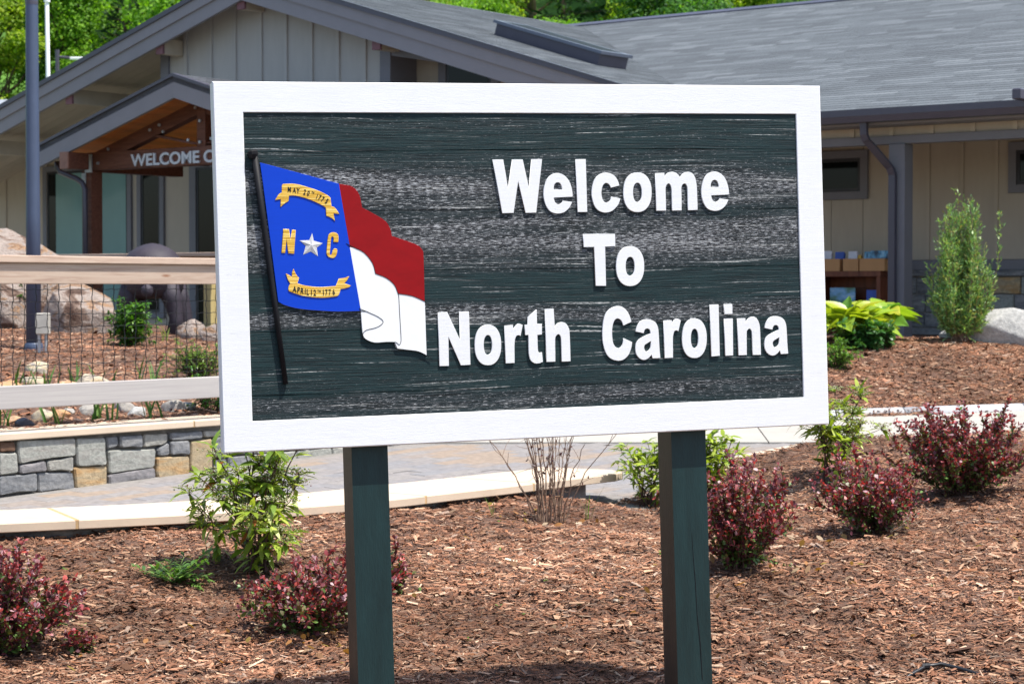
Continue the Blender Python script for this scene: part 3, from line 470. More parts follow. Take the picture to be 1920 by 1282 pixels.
STONES = [
 ('b',[(-29,593),(110,582),(118,512),(-30,516)]),
 ('g',[(127,587),(637,573),(642,454),(234,436),(143,427)]),
 ('g',[(-30,515),(127,507),(139,365),(-31,359)]),
 ('m',[(149,419),(372,435),(389,362),(148,358)]),
 ('l',[(383,431),(622,450),(621,344),(391,361)]),
 ('g',[(643,573),(909,564),(924,367),(731,366),(648,376)]),
 ('d',[(-31,355),(302,354),(304,230),(-32,224)]),
 ('d',[(305,354),(621,338),(637,218),(312,220)]),
 ('t',[(630,371),(932,360),(931,208),(646,215)]),
 ('d',[(921,566),(1033,567),(1036,493),(933,476)]),
 ('d',[(1039,566),(1259,564),(1262,470),(1044,483)]),
 ('l',[(1272,566),(1508,562),(1508,499),(1458,473),(1271,472)]),
 ('d',[(1521,562),(1850,559),(1856,509),(1722,498),(1523,510)]),
 ('l',[(1859,558),(2034,554),(2034,506),(1870,508)]),
 ('g',[(937,471),(1393,452),(1379,322),(1050,306),(944,304)]),
 ('d',[(1403,452),(1510,494),(1516,399),(1406,398)]),
 ('d',[(1523,500),(1715,495),(1721,388),(1525,398)]),
 ('t',[(1393,394),(1714,380),(1714,240),(1405,233),(1386,273)]),
 ('t',[(1735,491),(1952,498),(1953,238),(1787,240),(1727,279)]),
 ('m',[(938,295),(1137,310),(1379,317),(1385,244),(944,221)]),
 ('d',[(1963,503),(2089,510),(2089,344),(1964,342)]),
 ('d',[(1962,338),(2095,339),(2095,238),(1964,239)]),
]

# ================================================================ THE GROUND
def zpath(Y): return .22 + .035 * (Y - 14)
# building axes: u runs along the facade to the right, v goes into the building
TH = R(38); UX, UY = math.cos(TH), -math.sin(TH); VX, VY = math.sin(TH), math.cos(TH)
W0 = (-3.446, 14.0)                     # start of the stone wall, which runs along v
def uv(u, v): return (UX*u + VX*v, UY*u + VY*v)
def wall_pt(s, d=0): return (W0[0] + VX*s - UX*d, W0[1] + VY*s - UY*d)   # d = metres behind the wall face
FLOOR = .98

BEDC = np.array([(0,7.5,0),(0,5,-.02),(-4,5,0),(5,5,0),(0,8.3,-.02),(-2.2,8.3,.01),(2,8.3,.04),(3,8.3,.09),(-.9,9,.097),(-2.1,8.7,.058),
 (.2,9.6,.118),(1.15,10,.235),(-1.65,10,.185),(-1.35,10.3,.2),(.1,11.8,.225),(.2,12.3,.24),(1.95,11,.305),(2.65,12.3,.42),
 (-2.66,10.7,.30),(-1.8,11.1,.305),(-.95,11.6,.31),(.1,12.95,.315),(.68,13.7,.20),(1,13.72,.19),(1.36,14,.34),(1.58,14,.42),(2.4,14,.56),(3.4,14,.60),(5,14,.6),(4,11,.42),
 (-4.5,10,.3),(-6,8,.1),(6,8,.15),(6.5,12,.5)], float)
def rbf_fit(P):
    d = np.hypot(P[:,None,0]-P[None,:,0], P[:,None,1]-P[None,:,1])
    K = np.where(d > 0, d*d*np.log(d + 1e-9), 0) + np.eye(len(P)) * .08
    n = len(P); A = np.zeros((n+3, n+3)); A[:n,:n] = K; A[:n,n] = 1; A[:n,n+1:] = P[:,:2]; A[n,:n] = 1; A[n+1:,:n] = P[:,:2].T
    b = np.zeros(n+3); b[:n] = P[:,2]; return np.linalg.solve(A, b)
BW = rbf_fit(BEDC)
BX = np.array([-8,-3.4,-2.66,-2.26,-1.74,-1.19,-.68,-.05,.4,.7,1,1.4,2,4,8]); BY = np.array([9.0,10.8,11.1,11.3,11.5,11.85,12.3,13.1,13.6,13.85,13.95,14.25,14.35,14.6,15])
def vnoise(X, Y, s, seed=0):
    """cheap smooth value noise"""
    x = np.asarray(X, float)*s + 100 + seed*17.3; y = np.asarray(Y, float)*s + 100 + seed*31.7
    xi = np.floor(x).astype(np.int64); yi = np.floor(y).astype(np.int64); fx = x-xi; fy = y-yi
    fx = fx*fx*(3-2*fx); fy = fy*fy*(3-2*fy)
    h = lambda a, b: ((((a*374761393 + b*668265263) ^ (a*b)) * 1274126177) % 100003) / 100003.
    return (h(xi,yi)*(1-fx)+h(xi+1,yi)*fx)*(1-fy) + (h(xi,yi+1)*(1-fx)+h(xi+1,yi+1)*fx)*fy - .5
def zbed(X, Y):
    X = np.asarray(X, float); Y = np.asarray(Y, float)
    d = np.sqrt((X[...,None]-BEDC[:,0])**2 + (Y[...,None]-BEDC[:,1])**2)
    z = (np.where(d > 0, d*d*np.log(d+1e-9), 0) * BW[:-3]).sum(-1) + BW[-3] + BW[-2]*X + BW[-1]*Y
    z = z + .05*vnoise(X, Y, 2.2) + .035*vnoise(X, Y, 6, 3) + .02*vnoise(X, Y, 15, 5)
    return z - .75*np.clip(Y - np.interp(X, BX, BY), 0, 3)
CURB0, CURB1 = (2.97, 19.46), (4.95, 20.1)
CD = ((CURB1[0]-CURB0[0])/2.081, (CURB1[1]-CURB0[1])/2.081)
def curb_dist(X, Y): return -(np.asarray(X)-CURB0[0])*CD[1] + (np.asarray(Y)-CURB0[1])*CD[0]
def zmound(X, Y):
    d = curb_dist(X, Y)
    prof = np.interp(d, [-.5, 0, .25, 1.2, 2.2, 3.0, 4, 6], [.2, .43, .50, .76, .94, 1.02, 1.04, 1.0])
    s = (np.asarray(X)-CURB0[0])*CD[0] + (np.asarray(Y)-CURB0[1])*CD[1]
    prof = prof - .75*np.clip(1 - (s + .6)/.8, 0, 1)**2
    return prof + .06*vnoise(X, Y, .9, 2) + .04*vnoise(X, Y, 3, 1) + .015*vnoise(X, Y, 9, 4)
def zplant(X, Y):
    X = np.asarray(X, float); Y = np.asarray(Y, float)
    d = -((X-W0[0])*UX + (Y-W0[1])*UY)
    return .60 + .06*np.clip(d, -1, 9) + .05*vnoise(X, Y, 1.5, 2) + .02*vnoise(X, Y, 6, 7)

def grid(name, fx, fz, nu, nv, mat, **kw):
    """heightfield: fx(a,b) -> X,Y arrays on the unit square, fz(X,Y) -> Z"""
    a, b = np.meshgrid(np.linspace(0, 1, nu), np.linspace(0, 1, nv), indexing='ij')
    X, Y = fx(a, b); Z = fz(X, Y)
    V = np.stack([X, Y, Z], -1).reshape(-1, 3)
    i = np.arange(nu*nv).reshape(nu, nv)
    F = np.stack([i[:-1,:-1], i[1:,:-1], i[1:,1:], i[:-1,1:]], -1).reshape(-1, 4)
    me = raw_mesh(name, V, F, mat, smooth=True)
    return tag(link(name, me), **kw)

tag(link('ground', raw_mesh('ground', [(-400,-60,-.6),(400,-60,-.6),(400,500,-.6),(-400,500,-.6)], [(0,1,2,3)], MT['ground'])), kind='structure')
tag(link('road', raw_mesh('road', [(-40,-25,-.05),(40,-25,-.05),(40,4.6,-.05),(-40,4.6,-.05)], [(0,1,2,3)], MT['asphalt'])), kind='structure')
bed = grid('mulch_bed', lambda a, b: (-7 + 14*a, 4.5 + 10.8*b), zbed, 280, 216, MT['soil'], kind='structure')
def mound_xy(a, b):
    s = -.6 + 13.1*a; d = -.12 + 6.6*b
    return CURB0[0] + CD[0]*s - CD[1]*d, CURB0[1] + CD[1]*s + CD[0]*d
mound = grid('mulch_mound', mound_xy, zmound, 200, 80, MT['soil'], kind='structure')
def plant_xy(a, b):
    s = -6 + 15.5*a; d = .14 + 11.5*b
    return W0[0] + VX*s - UX*d, W0[1] + VY*s - UY*d
planter = grid('planting_bed', plant_xy, zplant, 150, 120, MT['soil'], kind='structure')

# the paved path: mortar bed + pavers, and beyond it the concrete walk
pathV = [(-9,9,zpath(9)-.012),(9,9,zpath(9)-.012),(9,17.3,zpath(17.3)-.012),(-9,17.3,zpath(17.3)-.012)]
path = tag(link('path', raw_mesh('path', pathV, [(0,1,2,3)], MT['mortar'])), kind='structure')
PC = [(.225,.208,.20),(.235,.217,.205),(.215,.205,.205),(.23,.21,.20),(.245,.21,.185),(.265,.21,.165),(.22,.207,.205),(.205,.20,.203)]
def paver_mesh(c):
    m = MB().bbox(-.1508, .1508, -.0758, .0758, -.06, 0, .003)
    me = raw_mesh('paver', m.v, m.f, MT['paver'], C=np.tile(np.array(c), (len(m.v), 1))); return me
PM = [paver_mesh(c) for c in PC]
cells = []
ang = R(38); ca, sa = math.cos(ang), math.sin(ang)
for i in range(-40, 41):
    for j in range(-90, 91):
        a = i*.304 + (.152 if j % 2 else 0); b = j*.154
        x = 0 + a*sa*1 + b*ca; y = 14 + a*ca - b*sa
        # inside the visible paving
        if not (9.5 < y < 17.15 and -7 < x < 6): continue
        back = np.interp(x, BX, BY)
        if y < back - .05: continue
        dw = (x-W0[0])*UX + (y-W0[1])*UY
        if dw < .16: continue
        cells.append((y, x, a, b))
cells.sort()
vis = [c for c in cells if abs(c[1]) < .27*c[0] and c[0] > np.interp(c[1], BX, BY) + (.55 if c[1] < .6 else .0)]
near = set(vis[:290])
stV, stF, stC = [], [], []
for c in cells:
    y, x, a, b = c
    k = RNG.choice(len(PC), p=[.2,.16,.16,.16,.1,.08,.08,.06])
    # warm patches come in runs
    if vnoise(x, y, 1.1, 9) > .30: k = RNG.choice([4, 5, 5, 1])
    z = zpath(y) + RNG.uniform(-.002, .002)
    rz = math.pi/2 - ang
    if c in near:
        o = link('paver', PM[k], path)
        o.matrix_local = Matrix.Translation((x, y, z)) @ Matrix.Rotation(R(2.0), 4, 'X') @ Matrix.Rotation(rz, 4, 'Z')
    else:
        n = len(stV); cz, sz_ = math.cos(rz), math.sin(rz)
        for (lx, ly) in ((-.151,-.076),(.151,-.076),(.151,.076),(-.151,.076)):
            X = x + lx*cz - ly*sz_; Y = y + lx*sz_ + ly*cz
            stV.append((X, Y, zpath(Y) + .0)); stC.append(PC[k])
        stF.append((n, n+1, n+2, n+3))
tag(link('paving', raw_mesh('paving', stV, stF, MT['paver'], C=stC), path), kind='stuff')

walk = tag(link('concrete_walk', raw_mesh('concrete_walk', [(-10,17.3,zpath(17.3)-.03),(12,17.3,zpath(17.3)-.03),(12,23,zpath(23)-.03),(-10,23,zpath(23)-.03)], [(0,1,2,3)], MT['mortar'])), kind='structure')
def walk_back(x): return CURB0[1] + (x - CURB0[0]) * CD[1] / CD[0] - .02
edges = [-8.5, -5.6, -2.7, .25, 2.14, 5.1, 8.2, 11.5]
for x0, x1 in zip(edges[:-1], edges[1:]):
    k0, k1 = x0 + .006, x1 - .006
    sl = .12
    pts = [(k0, 17.31), (k1, 17.31), (k1 + sl, walk_back(k1) + 1.0), (k0 + sl, walk_back(k0) + 1.0)]
    V = [(x, y, zpath(y) - .1) for x, y in pts] + [(x, y, zpath(y) + .002) for x, y in pts]
    m = MB().add(V, [(4,5,6,7),(0,1,5,4),(1,2,6,5),(2,3,7,6),(3,0,4,7)])
    m.build('slab', MT['concrete'], walk)
# rolled kerb of grey stones along the back of the walk
kerb = tag(link('kerb', raw_mesh('kerb', [(-6,16.3,.2),(-6,16.4,.2),(-6,16.4,.1)], [(0,1,2)], MT['curb'])), kind='structure')
kerb.data.clear_geometry()
kv = []
s0 = -6.0
lens = [1.9, 1.6, 1.55, 1.75, 1.3, 1.62, 1.7, 1.5, 1.6, 1.8]
m0 = MB()
for L in lens:
    m = MB(); n = 9; ring = []
    for t in (0, L - .012):
        x = CURB0[0] + CD[0]*(s0 + t); y = CURB0[1] + CD[1]*(s0 + t)
        for k in range(n):
            an = math.pi * k / (n-1); r = .085
            px = x - CD[1]*(.06 - r*math.cos(an)); py = y + CD[0]*(.06 - r*math.cos(an))
            ring.append((px, py, zpath(y) - .02 + r*1.05*math.sin(an)))
    m.add(ring, [(k, k+1, n+k+1, n+k) for k in range(n-1)] + [list(range(n))[::-1], [n+k for k in range(n)]])
    m.build('kerb_stone', MT['curb'], kerb, smooth=True)
    s0 += L

m = MB(); P = [(1.3, 19.75), (3.2, 20.35), (6.5, 26.0), (0.5, 30.0), (-2.0, 26.5), (1.2, 22.5)]
tag(link('entrance_bounce_walk', raw_mesh('entrance_bounce_walk', [(x, y, min(.86, zpath(y) + .02 + max(0, y - 20)*.05)) for x, y in P], [(0,1,2,3,4,5)], MT['concrete'])), kind='structure')  # unseen walk, added to bounce sunlight onto the shaded porch front
# ---------------------------------------------------------------- bark chips (nobody could count them)
def chips(name, X, Y, zf, lmin, lmax, seed, parent=None, pw=None):
    r = np.random.default_rng(seed); n = len(X)
    Z = zf(X, Y) + r.uniform(-.004, .016, n)
    L = lmin * (lmax/lmin) ** (r.random(n) ** 1.6); Wd = L * r.uniform(.10, .42, n)
    big = r.random(n) < .012; L[big] *= 1.5; Wd[big] = L[big]*r.uniform(.25, .6, big.sum())
    az = r.uniform(0, 2*np.pi, n); tilt = r.normal(0, .20, n); roll = r.normal(0, .28, n)
    d = np.stack([np.cos(az)*np.cos(tilt), np.sin(az)*np.cos(tilt), np.sin(tilt)], 1)
    s = np.stack([-np.sin(az)*np.cos(roll), np.cos(az)*np.cos(roll), np.sin(roll)], 1)
    nrm = np.cross(d, s); nrm *= np.sign(nrm[:, 2:3])
    c = np.stack([X, Y, Z], 1); hl = (L/2)[:,None]; hw = (Wd/2)[:,None]; th = (Wd*.22)[:,None]
    tp = r.uniform(.3, 1, (n,1)); tq = r.uniform(.3, 1, (n,1))
    P = [c - d*hl - s*hw*tp, c - d*hl + s*hw*tp, c + d*hl - s*hw*tq, c + d*hl + s*hw*tq, c - d*hl*.9 + nrm*th, c + d*hl*.9 + nrm*th]
    V = np.stack(P, 1).reshape(-1, 3)
    b = np.arange(n)[:,None]*6
    F = np.concatenate([b + np.array([[0,2,5,4]]), b + np.array([[4,5,3,1]])])
    pal = np.array([(.19,.098,.066),(.245,.135,.095),(.14,.074,.052),(.30,.185,.135),(.38,.265,.20),(.21,.155,.13),(.10,.058,.046),(.48,.38,.31),(.27,.22,.20),(.29,.145,.085)])
    k = r.choice(len(pal), n, p=pw or [.22,.19,.16,.14,.075,.07,.07,.02,.035,.02])
    C = pal[k] * np.array([1.11, .97, .81]) * r.uniform(.75, 1.3, (n,1))
    # damp darker and sun-bleached patches of bark
    pt = 1 + .65*vnoise(X, Y, 1.3, 11) + .5*vnoise(X, Y, 3.6, 12) + .3*vnoise(X, Y, 9, 13)
    C = C * np.clip(pt, .42, 1.5)[:,None]
    me = raw_mesh(name, V, F, MT['chip'], C=np.repeat(np.clip(C, 0, .8), 6, 0))
    return tag(link(name, me, parent), kind='stuff')
n = 430000
Y = RNG.uniform(7.2, 14.8, n); X = RNG.uniform(-1, 1, n) * (.285*Y + 1.1)
keep = (Y < np.interp(X, BX, BY) + np.where(X > .7, .8, .1)) & (RNG.random(n) < np.clip((9.5/Y)**1.3, 0, 1))
chips('bark_mulch', X[keep], Y[keep], zbed, .011, .062, 1)
n = 11000
Y = RNG.uniform(7.2, 14.6, n); X = RNG.uniform(-1, 1, n) * (.285*Y + .5)
keep = (Y < np.interp(X, BX, BY) + np.where(X > .7, .5, -.05)) & (RNG.random(n) < np.clip((9.5/Y)**1.3, 0, 1))
chips('bark_splinters', X[keep], Y[keep], lambda a_, b_: zbed(a_, b_) + .006, .03, .085, 7, pw=[.12,.17,.06,.2,.2,.04,.03,.1,.03,.05])
n = 85000
a, b = RNG.random(n), RNG.random(n); X, Y = mound_xy(.62*a, .0 + .62*b)
chips('mound_mulch', X, Y, zmound, .02, .10, 2)
n = 60000
s = RNG.uniform(-1.5, 8.5, n); d = RNG.uniform(.2, 10.5, n); X = W0[0] + VX*s - UX*d; Y = W0[1] + VY*s - UY*d
chips('planter_mulch', X, Y, zplant, .025, .11, 3)

# ================================================================ WELCOME SIGN
SM_ = Matrix(((0.95026, -0.31012, -0.02876), (0.3106, 0.95044, 0.01367), (0.02309, -0.02192, 0.99949)))
SC_ = Vector((.09078, 7.93975, 1.72265))
SOFF = Vector((-.01, .09, -1.72))        # the sign's base, between the feet of its posts
sign = empty('welcome_sign', label='large white framed wooden sign reading Welcome To North Carolina on two green posts', cat='sign')
mat4 = SM_.to_4x4(); mat4.translation = SC_ + SM_ @ SOFF
sign.matrix_world = mat4
def sb(m, name, mat, parent=sign, **kw):
    return m.build(name, mat, parent, off=SOFF, **kw)
HX, HZ, IX, IZ = 1.2197, .6752, 1.1098, .5632
FT = .068
fr = MB()
fr.box(-HX+.003, HX-.003, .012, FT, -HZ+.003, HZ-.003)
f_o = sb(fr, 'sign_back', MT['white_paint'])
# frame: one mitre-free ring with softened arrises
fm = MB()
def ring(o, i):
    return [(-o[0],o[1],-o[2]),(o[0],o[1],-o[2]),(o[0],o[1],o[2]),(-o[0],o[1],o[2])]
rings = [ring((HX,.0119,HZ),0), ring((HX,.004,HZ),0), ring((HX-.004,0,HZ-.004),0), ring((IX+.002,0,IZ+.002),0), ring((IX,.002,IZ),0), ring((IX,.0119,IZ),0)]
V = [p for r_ in rings for p in r_]
F = [(a*4+k, a*4+(k+1) % 4, (a+1)*4+(k+1) % 4, (a+1)*4+k) for a in range(5) for k in range(4)]
fm.add(V, F); sb(fm, 'frame', MT['white_paint'])
# the stained background, glued up from six boards
zj = [IZ, .421, .193, -.030, -.245, -.472, -IZ]
dry = [.22, .62, .78, .36, .10, .30]
for k in range(6):
    z1, z0 = zj[k], zj[k+1]
    m = MB(); nx = 90; g = -.0004
    rows = [(z1 - g, .0105), (z1 - g - .002, .006), (z0 + g + .002, .006), (z0 + g, .0105)]
    V = []
    for (z, y) in rows:
        for i in range(nx + 1):
            x = -IX + 2*IX*i/nx
            V.append((x, y + .0007*math.sin(x*9 + k*2), z + (0 if abs(z) > .5 else .006*math.sin(x*1.7 + (k if z > (z0 + z1)/2 else k + 1)))))
    F = [(r_*(nx+1)+i, (r_+1)*(nx+1)+i, (r_+1)*(nx+1)+i+1, r_*(nx+1)+i+1) for r_ in range(3) for i in range(nx)]
    m.add(V, F)
    o = sb(m, 'board', MT['board']); o.color = (dry[k], 0, 0, 1)

for z_ in zj[1:-1]:
    for a_, b_ in ((-HX+.005, -IX-.004), (IX+.004, HX-.005)):
        m = MB(); m.tube([(a_, .0004, z_+.002), ((a_+b_)/2, .0003, z_+.003), (b_, .0004, z_+.002)], .0005, 4); sb(m, 'board_seam', MT['silver'])
def outline_mesh(name, loops, depth, bevel=.0006):
    """flat shape with holes -> solid, front face at local z = depth"""
    cu = bpy.data.curves.new(name, 'CURVE'); cu.dimensions = '2D'; cu.fill_mode = 'BOTH'
    for lp in loops:
        sp = cu.splines.new('POLY'); sp.points.add(len(lp) - 1)
        for p, (x, y) in zip(sp.points, lp): p.co = (x, y, 0, 1)
        sp.use_cyclic_u = True
    cu.extrude = depth / 2; cu.bevel_depth = bevel; cu.bevel_resolution = 0; cu.offset = -bevel
    return curve_to_mesh(cu, name)
def curve_to_mesh(cu, name):
    o = bpy.data.objects.new(name, cu); col.objects.link(o)
    dg = bpy.context.evaluated_depsgraph_get()
    me = bpy.data.meshes.new_from_object(o.evaluated_get(dg)); me.name = name
    bpy.data.objects.remove(o); bpy.data.curves.remove(cu); return me
def text_mesh(ch, size, bold=0, extrude=.001, spacing=1):
    cu = bpy.data.curves.new('t', 'FONT'); cu.body = ch; cu.size = size; cu.extrude = extrude; cu.offset = bold
    cu.align_x = 'CENTER'; cu.align_y = 'CENTER'; cu.space_character = spacing
    return curve_to_mesh(cu, 'lettering')
def place_flat(me, name, mat, parent, front, depth):
    """curve space (x, y, z) -> sign space (x, -z, y); front face ends at y = front"""
    co = np.empty(len(me.vertices)*3, np.float32); me.vertices.foreach_get('co', co); co = co.reshape(-1, 3)
    zmax = co[:,2].max()
    out = np.stack([co[:,0], -(co[:,2] - zmax) + front, co[:,1]], 1) - np.array(SOFF, np.float32)
    me.vertices.foreach_set('co', out.astype(np.float32).ravel()); me.update()
    me.materials.clear(); me.materials.append(mat)
    return link(name, me, parent)
for nm, loops in LETTERS:
    me = outline_mesh('letter', [[(x/1e4, z/1e4) for x, z in lp] for lp in loops], .008)
    place_flat(me, 'letter', MT['white_paint'], sign, -.0005, .008)

flag = None
for nm, loops in FLAG:
    lp = [[(x/1e4, z/1e4) for x, z in l] for l in loops]
    if nm == 'blue':
        me = outline_mesh('flag', lp, .008); flag = place_flat(me, 'flag', MT['flag_blue'], sign, -.0005, .008)
    elif nm in ('red', 'white'):
        me = outline_mesh('stripe', lp, .008); o = place_flat(me, nm + '_stripe', MT['flag_' + nm], flag, -.0003, .008)
    elif nm == 'ln':
        m = MB(); pts = [(x, -.0006, z) for x, z in lp[0]]
        m.tube(pts, .0011, 6); sb(m, 'outline', MT['black_paint'], flag)
    elif nm == 'star':
        c = np.mean(lp[0], 0); pk = [(p[0], -.0012, p[1]) for p in lp[0]] + [(c[0], -.006, c[1])]
        m = MB().add(pk, [(k, (k+1) % 10, 10) for k in range(10)]); sb(m, 'star', MT['silver'], flag)
    else:
        me = outline_mesh(nm, lp, .004, .0012)
        place_flat(me, 'ribbon' if nm == 'ribbon' else 'letter', MT['gold'], flag, -.0032, .004)
for ch, x, z, s, rz in DATES:
    me = text_mesh(ch, s*1.42, s*.035, .0008)
    me.transform(Matrix.Translation((x/1e4, z/1e4, 0)) @ Matrix.Rotation(R(-rz), 4, 'Z') @ Matrix.Diagonal((.66, 1, 1, 1)))
    place_flat(me, 'date_letter', MT['black_paint'], flag, -.0042, .001)
m = MB(); p0, p1 = Vector((-1.0745, -.004, .41)), Vector((-.9832, -.003, -.4324))
m.tube([p0.lerp(p1, t) for t in (0, .3, .6, 1)], [.0122, .0112, .0102, .0092], 8)
sb(m, 'flag_pole', MT['black_paint'], sign, smooth=True)
m = MB(); m.tube([Vector((-1.078, -.005, .395)), Vector((-1.0795, -.005, .409)), Vector((-1.0805, -.005, .42)), Vector((-1.081, -.005, .424))], [.013, .019, .019, .013], 8)
sb(m, 'pole_cap', MT['black_paint'], sign)
# posts, with a few drying checks cut as thin dark grooves standing in their faces
for x0, x1, zb in ((-.7314, -.5920, -1.80), (.5555, .7022, -1.84)):
    m = MB(); m.bbox(x0, x1, .047, .187, zb, HZ*.4 if False else -.672, .006)
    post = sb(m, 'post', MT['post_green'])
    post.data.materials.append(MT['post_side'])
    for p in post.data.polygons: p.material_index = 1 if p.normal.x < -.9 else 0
    if x0 > 0:
        m = MB(); pts = [(.632, .0466, -1.08), (.636, .0466, -1.18), (.641, .0466, -1.26), (.645, .0466, -1.40), (.655, .0466, -1.52), (.66, .0466, -1.66)]
        m.tube(pts, [.0004, .0012, .0016, .0012, .002, .0014], 4); sb(m, 'check_crack', MT['black_paint'], post)
    m = MB(); m.box(x0 + .012, x1 - .012, .0685, .17, -.6719, .35); sb(m, 'post_top', MT['post_green'], post)

# ================================================================ LOW SEAT WALL (curved, sandstone caps)
SWF = [(-6.2,9.6),(-5.0,10.0),(-4.0,10.35),(-3.4,10.55),(-2.66,10.76),(-2.26,10.95),(-1.74,11.2),(-1.19,11.55),(-.68,11.99),(-.38,12.37),(-.05,12.75),(.25,13.13),(.68,13.65)]
def resample(P, step):
    P = np.array(P, float); s = np.concatenate([[0], np.cumsum(np.hypot(*np.diff(P, axis=0).T))])
    # smooth through a dense Catmull-Rom
    t = np.linspace(0, s[-1], int(s[-1]/step)); return np.stack([np.interp(t, s, P[:,0]), np.interp(t, s, P[:,1])], 1), t
Q, T = resample(SWF, .05)
ker = np.ones(9)/9; Qs = Q.copy()
for c_ in (0, 1): Qs[4:-4, c_] = np.convolve(Q[:, c_], ker, 'valid')
def sidx(p): return int(np.argmin(np.hypot(Qs[:,0]-p[0], Qs[:,1]-p[1])))
js = [0, sidx((-4.6,10.15)), sidx((-3.4,10.55)), sidx((-2.29,10.95)), sidx((-1.34,11.46)), sidx((-.53,12.21)), sidx((.13,12.98)), len(Qs)-1]
tang = np.gradient(Qs, axis=0); tang /= np.hypot(tang[:,0], tang[:,1])[:,None]; nor = np.stack([-tang[:,1], tang[:,0]], 1)
seat = empty('seat_wall', (-1.2, 11.7, .1), 0, 'low curved seat wall with pale sandstone caps edging the mulch bed', 'wall')
SO = (-1.2, 11.7, .1)
WID = .66
for a, b in zip(js[:-1], js[1:]):
    last = b == len(Qs)-1
    idx = list(range(a, b+1)); g = .009
    fr_ = [Qs[i] for i in idx]; bk = [Qs[i] + nor[i]*WID for i in idx]
    fr_[0] = fr_[0] + tang[a]*g; bk[0] = bk[0] + tang[a]*g
    if last:
        fr_[-1] = np.array((.68, 13.65)); bk[-1] = np.array((.17, 14.18))
        poly = fr_ + [np.array((.735, 13.78)), np.array((.67, 13.97))] + bk[::-1]
    else:
        fr_[-1] = fr_[-1] - tang[b]*g; bk[-1] = bk[-1] - tang[b]*g
        poly = fr_ + bk[::-1]
    m = MB(); c0 = np.mean(poly, 0)
    def shr(p, e): d = c0 - p; return p + d/np.hypot(*d)*e
    V = []; n_ = len(poly)
    for z, e in ((.35, .004), (.354, 0), (.394, 0), (.40, .006)): V += [(*shr(p, e), z) for p in poly]
    F = [list(range(n_))[::-1], [3*n_ + k for k in range(n_)]]
    for r_ in range(3): F += [(r_*n_+k, r_*n_+(k+1) % n_, (r_+1)*n_+(k+1) % n_, (r_+1)*n_+k) for k in range(n_)]
    m.add(V, F); m.build('capstone', MT['capstone'], seat, off=SO)
    if not last:
        m = MB(); i = b
        P = [Qs[i] + nor[i]*.002 - tang[i]*.013, Qs[i] + nor[i]*.002 + tang[i]*.013, Qs[i] + nor[i]*(WID-.004) + tang[i]*.013, Qs[i] + nor[i]*(WID-.004) - tang[i]*.013]
        m.prism([tuple(p) for p in P], 'z', .352, .3985); m.build('mortar_joint', MT['joint'], seat, off=SO)
m = MB(); idx = list(range(0, len(Qs)-2, 3))
poly = [tuple(Qs[i] + nor[i]*.09) for i in idx] + [tuple(Qs[i] + nor[i]*(WID-.09)) for i in idx[::-1]]
m.prism(poly, 'z', -.1, .3495); m.build('base', SM['d'], seat, off=SO)
# the cap of the wall on the far side of the path opening
wl2 = empty('garden_wall_end', (1.9, 15.6, .2), 0, 'short pale capped wall end half hidden behind the mulch on the right', 'wall')
m = MB(); P = [(1.55, 15.05), (1.95, 14.95), (2.75, 16.2), (2.3, 16.5)]
m.prism(P, 'z', .33, .39); m.build('capstone', MT['capstone'], wl2, off=(1.9, 15.6, .2))
m = MB(); P = [(1.7, 15.15), (1.95, 15.08), (2.6, 16.15), (2.3, 16.35)]; m.prism(P, 'z', .1, .3295); m.build('base', SM['g'], wl2, off=(1.9, 15.6, .2))

# ================================================================ STONE WALL under the fence  (local: x = s along v, y = depth behind the face, z up)
wall = empty('stone_wall', (W0[0], W0[1], .2), math.atan2(VY, VX), 'stacked grey and tan stone retaining wall with sandstone caps below the fence', 'wall')
def wall_build(m, name, mat, **kw): return m.build(name, mat, wall, off=(0, 0, .2), **kw)
m = MB(); m.box(-3.6, 4.35, .045, .42, -.2, .588); wall_build(m, 'core', MT['mortar'])
def stone(poly, mat):
    P = np.array(poly, float); c = P.mean(0); r_ = random.Random(int(P.sum()*1000))
    # soften the corners: cut each and bow the long sides a little
    Q_ = []
    n_ = len(P)
    for k in range(n_):
        a, b, d = P[k-1], P[k], P[(k+1) % n_]
        e1 = b + (a-b)/np.hypot(*(a-b))*min(.012, np.hypot(*(a-b))*.2); e2 = b + (d-b)/np.hypot(*(d-b))*min(.012, np.hypot(*(d-b))*.2)
        Q_ += [e1, e2]
        mid = (b+d)/2; nn = np.array([-(d-b)[1], (d-b)[0]]); L = np.hypot(*nn)
        if L > .12: Q_.append(mid + nn/L*r_.uniform(-.004, .004))
    Q_ = np.array(Q_); n_ = len(Q_)
    pr = r_.uniform(.004, .022)
    def ins(e): 
        d = c - Q_; L = np.hypot(d[:,0], d[:,1])[:,None]; return Q_ + d/L*e
    V = [(p[0], .06, p[1]) for p in ins(.004)] + [(p[0], -pr + .012, p[1]) for p in ins(.004)] + [(p[0], -pr + r_.uniform(-.0012, .0012), p[1]) for p in ins(.013)]
    V.append((c[0], -pr - r_.uniform(0, .002), c[1]))
    F = []
    for g in range(2): F += [(g*n_+k, (g+1)*n_+k, (g+1)*n_+(k+1) % n_, g*n_+(k+1) % n_) for k in range(n_)]
    F += [(2*n_+k, 3*n_, 2*n_+(k+1) % n_) for k in range(n_)]
    m = MB().add(V, [f[::-1] for f in F]); return m
for key, pts in STONES:
    wall_build(stone([(x/1000, z/1000) for x, z in pts], None), 'stone', SM[key])
